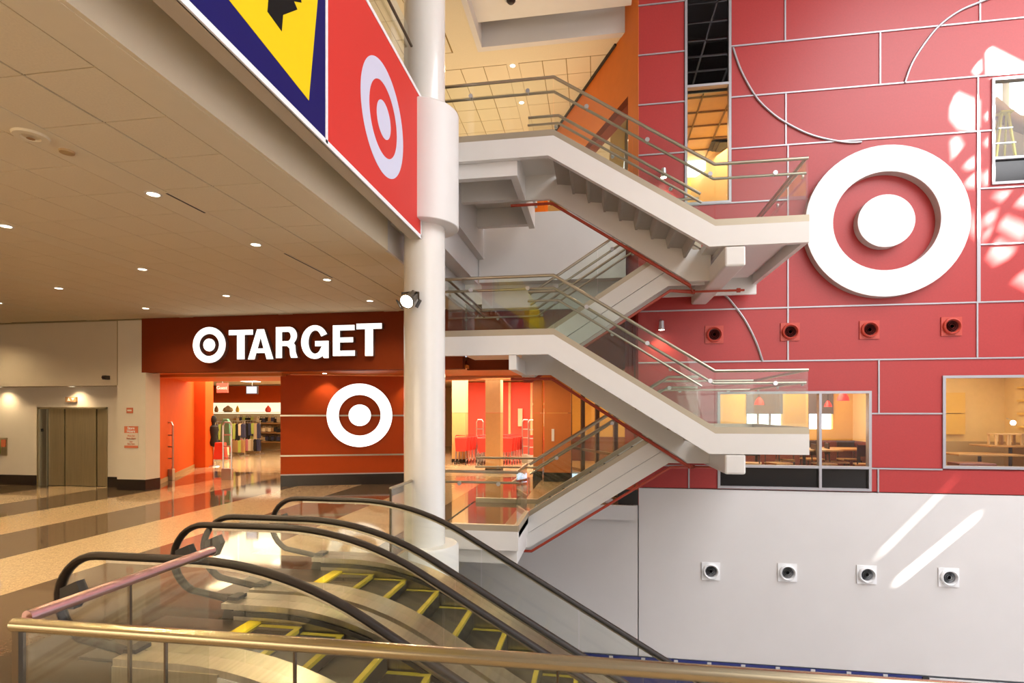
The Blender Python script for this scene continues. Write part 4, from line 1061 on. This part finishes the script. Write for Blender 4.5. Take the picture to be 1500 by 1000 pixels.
# wall bracket of the emblem side spotlights
def wall_spot(u, v, label):
    p = onY(u, v, YW-.25); s = empty('wall_spotlight', label, 'spotlight', p)
    b = NB(); lathe(b, [(.02, .13), (.05, .11), (.055, .0), (.065, -.07)], (0, 0, 0), 'Z', 16); obj('housing', b, 'silver', s, smooth=True)
    b = NB(); lathe(b, [(.055, -.071), (.001, -.073)], (0, 0, 0), 'Z', 16); obj('lens', b, 'bulb_hot', s)
    b = NB(); tube(b, [(0, 0, .12), (0, .1, .16), (0, .24, .16)], .015, 6); obj('arm', b, 'silver', s)
    light('wall_spot_beam', 'SPOT', p+Vector((0, -.02, -.1)), 25, WARM, aim=(0, .25, -1), spot_size=1.9, spot_blend=.7, shadow_soft_size=.04)
wall_spot(969, 478, 'small lit silver spotlight on the red wall below the upper stair landing')
wall_spot(972, 255, 'small lit silver spotlight behind the upper flight rails')
# red sprinkler pipe below the flights (one run per storey)
def spipe(Zl, Zr, lo, label):
    yb = YM0-.04
    P = [(-1.55, yb, Zl-.63), (-.80, yb, Zl-.63), (1.60, yb, Zr-.63), (1.72, YM1+.2, Zr-.66), (1.3, YM1+.05, Zr-.66), (XF0+.05, YM1+.05, lo-.66), (XF0-.1, YM1+.05, lo-.66)]
    b = NB(); tube(b, P, .026, 8); o = tag(obj('sprinkler_pipe', b, 'sprinkler', smooth=True), label, 'pipe')
    b = NB(); tube(b, [(1.7, YM1+.2, Zr-.66), (2.6, YM1+.2, Zr-.66)], .02, 8); obj('branch', b, 'sprinkler', o)
    for x in (1.72, 2.5):
        b = NB(); lathe(b, [(.04, -.03), (.04, .03)], (x, YM1+.2, Zr-.66), 'X', 10); obj('coupling', b, 'sprinkler', o)
spipe(L[4], L[3], L[2], 'red sprinkler pipe following the underside of the upper flights')
spipe(L[2], L[1], L[0], 'red sprinkler pipe following the underside of the lower flights')
# dark plate standing for the shade in the gap at the wall corner, light beam under the ground landing
b = NB(); box(b, XY(905, YW), XC, YW-.0, YW+.02, -.02, .3); tag(obj('gap_shade_plate', b, 'dark'), 'plate painted as shade in the gap beside the top corner of the white wall', 'grille')

# ================================================================ ESCALATORS
HX = -2.18; HR = 2.7; ANG = math.radians(30); TL = HR*math.tan(ANG/2)
def zb0(x):
    """step line height"""
    if x < HX-TL: return 0.0
    xe = HX+TL*math.cos(ANG)
    if x < xe: return -(HR-math.sqrt(max(0, HR*HR-(x-(HX-TL))**2)))
    return -(x-HX)*math.tan(ANG)
XB = 5.9
def zb1(x): return max(zb0(x), zb0(XB))
def xs_(a, c, n): return [a+(c-a)*i/n for i in range(n+1)]
def escalator(yA, yB, label):
    e = empty('escalator', label, 'escalator', (0, 0, 0))
    for y, s in ((yA, 1), (yB, -1)):
        rc = .33
        zc = .85-rc; x0 = -4.02+rc
        P = [(-3.35, y, .12), (-3.5, y, .165)]
        P += [(x0+rc*math.cos(math.radians(a)), y, zc+rc*math.sin(math.radians(a))) for a in range(245, 88, -12)]
        P += [(x, y, zb1(x)+.85) for x in xs_(-3.5, 5.6, 70)]
        b = NB(); tube(b, P, .030, 10, flat=1.35); obj('handrail', b, 'rubber', e, smooth=True)
        # guide under the handrail
        b = NB(); xs = xs_(-3.6, 5.6, 70); strip(b, xs, lambda x: zb1(x)+.825, lambda x: zb1(x)+.805, y-.018, y+.018); obj('rail_guide', b, 'steel', e)
        # glass panels
        nseg = 8; xx = xs_(-3.62, 5.5, nseg)
        for k in range(nseg):
            b = NB(); strip(b, xs_(xx[k]+.008, xx[k+1]-.008, 8), lambda x: zb1(x)+.80, lambda x: zb1(x)+.17, y-.006, y+.006); obj('glass_panel', b, 'glass_esc', e)
        b = NB(); gp = [(x0+(rc-.03)*math.cos(math.radians(a)), zc+(rc-.03)*math.sin(math.radians(a))) for a in range(90, 246, 12)]+[(-3.64, .17), (-3.64, .8)]
        prismY(b, gp, y-.006, y+.006); obj('glass_panel', b, 'glass_esc', e)
        # newel sensor block
        b = NB(); prismY(b, [(-3.98, .45), (-3.86, .45), (-3.80, .58), (-3.84, .66), (-3.98, .60)], y-.035, y+.035); obj('sensor_block', b, 'dark', e)
        # decks: inner and outer steel profiles
        b = NB(); strip(b, xs_(-3.4, 5.8, 70), lambda x: zb1(x)+.17, lambda x: zb1(x)+.12, y-.16, y+.16); obj('deck', b, 'steel', e)
        b = NB(); strip(b, xs_(-3.3, 5.8, 70), lambda x: zb1(x)+.12, lambda x: zb1(x)-.25, y+s*.115-.012, y+s*.115+.012); obj('skirt_panel', b, 'steel', e)
        b = NB(); strip(b, xs_(-3.3, 5.8, 70), lambda x: zb1(x)+.10, lambda x: zb1(x)+.06, y+s*.145-.012, y+s*.145+.012); obj('skirt_brush', b, 'dark', e)
        b = NB(); strip(b, xs_(EDGE+.03, 5.8, 60), lambda x: zb1(x)+.12, lambda x: zb1(x)-.85, y-s*.16-.01, y-s*.16+.01); obj('outer_cladding', b, 'cream_pier', e)
        b = NB(); strip(b, xs_(-3.4, EDGE+.03, 6), lambda x: .12, lambda x: .0, y-s*.16-.01, y-s*.16+.01); obj('outer_cladding', b, 'steel', e)
        # inlet box
        b = NB(); prismY(b, [(-3.46, .0), (-3.3, 0), (-3.3, .2), (-3.4, .2)], y-.07, y+.07); obj('inlet_cap', b, 'dark', e)
    a, c = yA+.13, yB-.13
    b = NB(); box(b, -4.0, -3.14, a, c, .0, .012); obj('floor_plate', b, 'plate_dark', e)
    b = NB(); box(b, -3.14, -3.02, a, c, .0, .02); obj('comb_plate', b, 'yellow', e)
    b = NB(); strip(b, xs_(-3.0, 5.8, 60), lambda x: zb1(x)-.5, lambda x: zb1(x)-.9, a, c); obj('truss', b, 'dark', e)
    # steps
    def stepobj(x, z, z_next, d):
        b = NB(); dd = .395
        prismY(b, [(x, z), (x+dd, z), (x+dd, z-.04), (x+.02, z-.04), (x+.02, z-.05), (x, z-.05)], a+.02, c-.02)
        dz = z-z_next
        if dz > .02: prismY(b, [(x+dd-.01, z-.04), (x+dd, z-.04), (x+dd, z-dz), (x+dd-.01, z-dz)], a+.02, c-.02)
        o = obj('step', b, 'step_metal', e)
        b = NB()
        box(b, x, x+dd, a+.021, a+.075, z+.001, z+.005); box(b, x, x+dd, c-.075, c-.021, z+.001, z+.005); box(b, x+dd-.045, x+dd+.002, a+.075, c-.075, z-.03, z+.005)
        obj('yellow_edge', b, 'step_yellow', o)
        return o
    x = -3.0
    while x < 4.6:
        stepobj(x, zb1(x+.2)-.0, zb1(x+.6), 1); x += .4
    return e
escalator(3.54, 4.67, 'near escalator with black handrails and yellow edged steps')
escalator(5.07, 6.27, 'far escalator with black handrails beside the white column')
b = NB(); strip(b, xs_(-3.4, 5.8, 60), lambda x: zb1(x)+.10, lambda x: zb1(x)+.02, 4.835, 4.905); tag(obj('escalator_gap_cover', b, 'steel'), 'ribbed steel cover strip between the two escalators', 'cover')
# white sloped cladding below the far escalator toward the wall
# ---------------------------------------------------------------- front guard rail (near the camera) and its glass
YG = 2.12; XG = -2.63
gr = empty('guard_rail', 'glass guard with a thick bronze tube rail in front of the escalators', 'railing', (0, 0, 0))
b = NB(); tube(b, [(XG-.02, YG, .945), (11.5, YG, .945)], .031, 16); obj('top_rail', b, 'frontrail', gr, smooth=True)
b = NB(); tube(b, [(XG, YG+.04, .965), (XG, 3.40, .965)], .030, 12); obj('side_rail', b, 'side_rail', gr, smooth=True)
xg = [XG+.03, onY(243, 950, YG).x, onY(432, 970, YG).x, -.15, 1.2, 2.55, 3.9, 5.25, 6.6, 7.95]
for x0_, x1_ in zip(xg, xg[1:]):
    b = NB(); box(b, x0_+.006, x1_-.006, YG-.007, YG+.007, .05, .92); obj('glass_panel', b, 'glass_esc', gr)
for y0_, y1_ in ((YG+.05, 2.72), (2.735, 3.36)):
    b = NB(); box(b, XG-.006, XG+.006, y0_, y1_, .05, .94); obj('glass_panel', b, 'glass_esc', gr)
b = NB(); box(b, XG-.015, XG+.02, YG-.015, YG+.02, 0, .92); obj('corner_post', b, 'bronze', gr)
b = NB(); box(b, XG-.008, XG+.008, 2.718, 2.734, 0, .95); obj('post', b, 'bronze', gr)
for x0_ in xg[1:]: b = NB(); box(b, x0_-.004, x0_+.004, YG-.008, YG+.008, .05, .92); obj('joint', b, 'bronze', gr)
b = NB(); box(b, XG, 11.5, YG-.03, YG+.03, 0, .06); obj('base_shoe', b, 'curb', gr)
# short guard between far escalator and the column
g2 = empty('short_guard', 'short glass guard between the far escalator and the white column', 'railing', (EDGE, 0, 0))
b = NB(); tube(b, [(0, 6.62, .95), (0, 7.42, .95)], .02, 10); obj('top_rail', b, 'rail', g2)
b = NB(); box(b, -.006, .006, 6.63, 7.4, .05, .93); obj('glass_panel', b, 'glass', g2)
b = NB(); box(b, -.012, .012, 6.61, 6.635, 0, .95); obj('post', b, 'bronze', g2)

# ================================================================ CEILING FIXTURES
def downlight(X, Y, Z, label, group, energy=38, col=WARM, glow='bulb', aimv=(0, 0, -1), r=.06):
    d = empty('downlight', label, 'light', (X, Y, Z), group=group)
    b = NB(); lathe(b, [(r+.025, 0), (r+.02, -.008), (r, -.008), (r, 0)], (0, 0, 0), 'Z', 20); obj('trim_ring', b, 'white', d)
    b = NB(); lathe(b, [(r, -.004), (.001, -.006)], (0, 0, 0), 'Z', 20); obj('lens', b, glow, d)
    light('downlight_beam', 'SPOT', (X, Y, Z-.03), energy, col, aim=aimv, spot_size=2.4, spot_blend=.8, shadow_soft_size=r)
G1 = 'recessed downlights in the mall ceiling'
SX = [-4.61, -7.2, -9.83, -12.4, -15]
for X, ys in ((-4.61, (1.2, 3.1, 5.07, 6.81, 8.8, 10.6)), (-7.2, (1.6, 3.7, 5.66, 7.7, 9.7)), (-9.83, (2.7, 4.7, 6.7, 8.64, 10.6)), (-12.4, (3.7, 6.7, 9.6)), (-15, (5, 8, 10.6))):
    for y in ys: downlight(X, y, CZ, 'mall ceiling downlight, %s from the front in the %s strip from the atrium' % (ORD[ys.index(y)], ORD[SX.index(X)]), G1, 170)
G2 = 'downlights in the upper floor ceiling'
for u, v in ((751, 96), (764, 150)):
    p = onZ(u, v, UZ); downlight(p.x, p.y, UZ, '%s bright round downlight in the yellow upper ceiling' % ('nearer, above the stair rail' if v == 96 else 'farther, below the stair rail'), G2, 60)
light('upper_floor_fill', 'AREA', (-2.5, 16, 6.6), 260, WARM, rot=(PI, 0, 0), size=8, shape='SQUARE')  # upward fill added to brighten the upper ceiling, no fixture there
light('upper_floor_fill_2', 'AREA', (-8, 8, 6.6), 150, WARM, rot=(PI, 0, 0), size=4, shape='SQUARE')  # second added upward fill, left of the atrium
p = onZ(45, 198, CZ); d = empty('ceiling_speaker', 'large round ceiling speaker at the upper left', 'speaker', p)
b = NB(); lathe(b, [(.13, 0), (.12, -.02), (.07, -.022), (.06, -.01), (.001, -.01)], (0, 0, 0), 'Z', 28); obj('grille', b, 'ceiling_plain', d, smooth=True)
b = NB(); lathe(b, [(.03, -.03), (.001, -.032)], (0, 0, 0), 'Z', 12); obj('centre_cap', b, 'duct', d)
p = onZ(98, 221, CZ); d = empty('smoke_detector', 'small round disc beside the ceiling speaker', 'detector', p)
b = NB(); lathe(b, [(.06, 0), (.055, -.02), (.001, -.022)], (0, 0, 0), 'Z', 20); obj('disc', b, 'wainscot_tan', d)
for a_, c_, l in (((245, 281), (302, 312), 'dark slot air diffuser nearest the camera in the mall ceiling'), ((392, 371), (482, 407), 'dark slot air diffuser farther along the mall ceiling')):
    p = onZ(*a_, CZ); q = onZ(*c_, CZ); s = empty('slot_diffuser', l, 'vent', (-4.45, p.y, CZ))
    ln = q.y-p.y
    b = NB(); box(b, -.03, .03, 0, ln, -.006, .002); obj('slot_frame', b, 'ceiling_plain', s)
    b = NB(); box(b, -.012, .012, .02, ln-.02, -.008, -.005); obj('slot', b, 'dark', s)
G3 = 'lobby'
for u in (0, 106):
    X = XY(u, YE-.2); downlight(X, YE-.22, zb_, 'recessed downlight %s' % ('above the call station' if u == 0 else 'above the elevator arrow sign'), None, 40)
p = onZ(749, -2, UZ+.25)
d = empty('dome_camera', 'dark dome camera on the white soffit at the top edge', 'camera', (p.x, p.y-.05, UZ+.25))
b = NB(); lathe(b, [(.14, 0), (.14, -.04), (.11, -.05)], (0, 0, 0), 'Z', 24); obj('base_ring', b, 'silver', d)
b = NB(); lathe(b, [(.10, -.05), (.095, -.09), (.06, -.13), (.001, -.15)], (0, 0, 0), 'Z', 24); obj('dome', b, 'lens_dark', d, smooth=True)
# air nozzles on the feature wall
def nozzle(u, v, m, grp, label):
    p = onY(u, v, YW); n = empty('air_nozzle', label, 'vent', (p.x, YW-.002, p.z), group=grp)
    b = NB(); box(b, -.18, .18, -.02, 0, -.18, .18); obj('back_plate', b, m, n)
    b = NB(); lathe(b, [(.16, -.02), (.155, -.06), (.135, -.075), (.12, -.06), (.11, -.02)], (0, 0, 0), 'Y', 32); obj('nozzle_ring', b, m, n, smooth=True)
    b = NB()
    lathe(b, [(.112, -.024), (.001, -.022)], (0, 0, 0), 'Y', 24); obj('throat', b, 'lens_dark', n)
    for r in (.035, .065, .092):
        b = NB(); lathe(b, [(r, -.03), (r+.010, -.045), (r+.014, -.03)], (0, 0, 0), 'Y', 24); obj('vane', b, 'vane_maroon' if m == 'ventred' else 'silver', n, smooth=True)
for u, v in ((1046, 490), (1157, 486), (1273, 483), (1393, 478), (1517, 474)):
    nozzle(u, v, 'ventred', 'red air nozzles', 'red round air nozzle on the red wall, %s' % {1046: 'left of the curved strip', 1157: 'on the vertical seam', 1273: 'below the big emblem', 1393: 'below right of the big emblem', 1517: 'at the right picture edge'}[u])
for u, v in ((1041, 836), (1153, 838), (1269, 841), (1389, 845)):
    nozzle(u, v, 'pure_white', 'white air nozzles', 'white round air nozzle on the white wall, %s' % {1041: 'leftmost of the four', 1153: 'second from the left', 1269: 'third from the left', 1389: 'rightmost of the four'}[u])

# ================================================================ CAFE FURNITURE
def table(loc, w_, d_, h, m='wood'):
    t = empty('cafe_table', None, 'table', loc)
    b = NB(); box(b, -w_/2, w_/2, -d_/2, d_/2, h-.04, h); obj('tabletop', b, m, t, bevel=.01)
    b = NB(); tube(b, [(0, 0, .03), (0, 0, h-.04)], .035, 8); obj('pedestal', b, 'chair_dark', t)
    b = NB(); box(b, -.25, .25, -.04, .04, 0, .03); box(b, -.04, .04, -.25, .25, 0, .03); obj('foot', b, 'chair_dark', t)
    return t
def chair(loc, rz, m='chair_dark'):
    c = empty('cafe_chair', None, 'chair', loc, rz=rz)
    b = NB(); box(b, -.2, .2, -.2, .2, .43, .46); obj('seat', b, 'wood', c)
    b = NB(); box(b, -.19, .19, .18, .21, .62, .86); obj('backrest', b, m, c)
    for sx in (-1, 1):
        for sy in (-1, 1):
            b = NB(); tube(b, [(sx*.21, sy*.22, 0), (sx*.18, sy*.18, .44)]+([(sx*.18, .2, .88)] if sy > 0 else []), .014, 5); obj('leg', b, m, c)
    return c
t0 = table((onY(1178, 660, 12.9).x, 12.9, .38), 1.3, .75, .74); t0['label'] = 'wooden cafe table right above the end of the stair landing'
c0 = chair((onY(1140, 660, 12.5).x, 12.5, .38), .4); c0['label'] = 'dark cafe chair behind the stair beam, nearest the window'
KIDS.clear(); index_kids(None)
t = copy_tree(t0, None, (onY(1258, 650, 13.2).x, 13.2, .38), 0, 'wooden cafe table at the right end of the cafe window')
t = copy_tree(t0, None, (onY(1108, 650, 13.4).x, 13.4, .38), 0, 'wooden cafe table behind the stair landing')
chairs = [(1100, 12.4, 2.8, 'dark cafe chair at the left end of the cafe window'), (1150, 13.3, -.3, 'dark cafe chair behind the nearest cafe table'),
 (1207, 12.6, 1.5, 'dark cafe chair just right of the window mullion'), (1226, 13.0, 1.4, 'dark cafe chair at the left of the right cafe table'),
 (1244, 13.8, 0, 'dark cafe chair behind the right cafe table'), (1268, 12.5, 2.9, 'dark cafe chair at the right window frame'), (1190, 13.8, .1, 'dark cafe chair below the small bright window')]
for u, Y, rz, l in chairs: copy_tree(c0, None, (onY(u, 650, Y).x, Y, .38), rz, l)
def pendant(u, v, Y, r, label):
    p = onY(u, v, Y); o = empty('pendant_lamp', label, 'lamp', p)
    b = NB(); lathe(b, [(r, -r*.7), (r*.85, 0), (r*.5, r*.6), (.03, r*.8), (.03, r)], (0, 0, 0), 'Z', 20); obj('shade', b, 'lamp_red', o, smooth=True)
    b = NB(); tube(b, [(0, 0, r), (0, 0, 3.0-p.z)], .008, 5); obj('cord', b, 'dark', o)
pendant(1235, 581, 12.8, .125, 'larger red pendant lamp in the cafe'); pendant(1213, 592, 13.7, .085, 'smaller red pendant lamp beside the window mullion')
pendant(1112, 588, 13.4, .11, 'red pendant lamp seen through the stair glass')
# play room tables with stools set on top, wall lamp
t = copy_tree(t0, None, (onY(1435, 660, 13.9).x, 13.9, .25), 0, 'low wooden table in the yellow room behind the right window')
t = copy_tree(t0, None, (onY(1480, 655, 14.4).x, 14.4, .42), 0, 'wooden table carrying small chairs behind the right window')
s0 = empty('small_chair', 'left small wooden chair set on the table behind the right window', 'chair', (onY(1462, 650, 14.4).x, 14.4, 1.16))
for sx in (-1, 1):
    for sy in (-1, 1): b = NB(); box(b, sx*.12-.018, sx*.12+.018, sy*.12-.018, sy*.12+.018, 0, .24); obj('leg', b, 'store_cream', s0)
b = NB(); box(b, -.15, .15, -.15, .15, .24, .27); obj('seat', b, 'store_cream', s0)
KIDS.clear(); index_kids(None)
copy_tree(s0, None, (onY(1482, 650, 14.4).x, 14.4, 1.16), 0, 'middle small wooden chair set on the table behind the right window')
copy_tree(s0, None, (onY(1500, 650, 14.4).x, 14.4, 1.16), 0, 'right small wooden chair set on the table behind the right window')
b = NB(); p = onY(1423, 680, 12.4); box(b, p.x-.34, p.x+.34, 12.2, 12.6, .82, .90); box(b, p.x-.3, p.x-.25, 12.25, 12.55, .2, .82); box(b, p.x+.25, p.x+.3, 12.25, 12.55, .2, .82)
tag(obj('bench', b, 'wainscot', bevel=.02), 'dark red bench just behind the sill of the right window', 'bench')
p = onY(1484, 619, 14.4); o = empty('globe_lamp', 'small glowing globe lamp in the yellow room behind the right window', 'lamp', p)
b = NB(); lathe(b, [(.001, -.06), (.04, -.045), (.06, 0), (.04, .045), (.001, .06)], (0, 0, 0), 'Z', 16); obj('globe', b, 'bulb', o, smooth=True)
b = NB(); tube(b, [(0, 0, .05), (0, .2, .1)], .012, 6); obj('arm', b, 'silver', o)
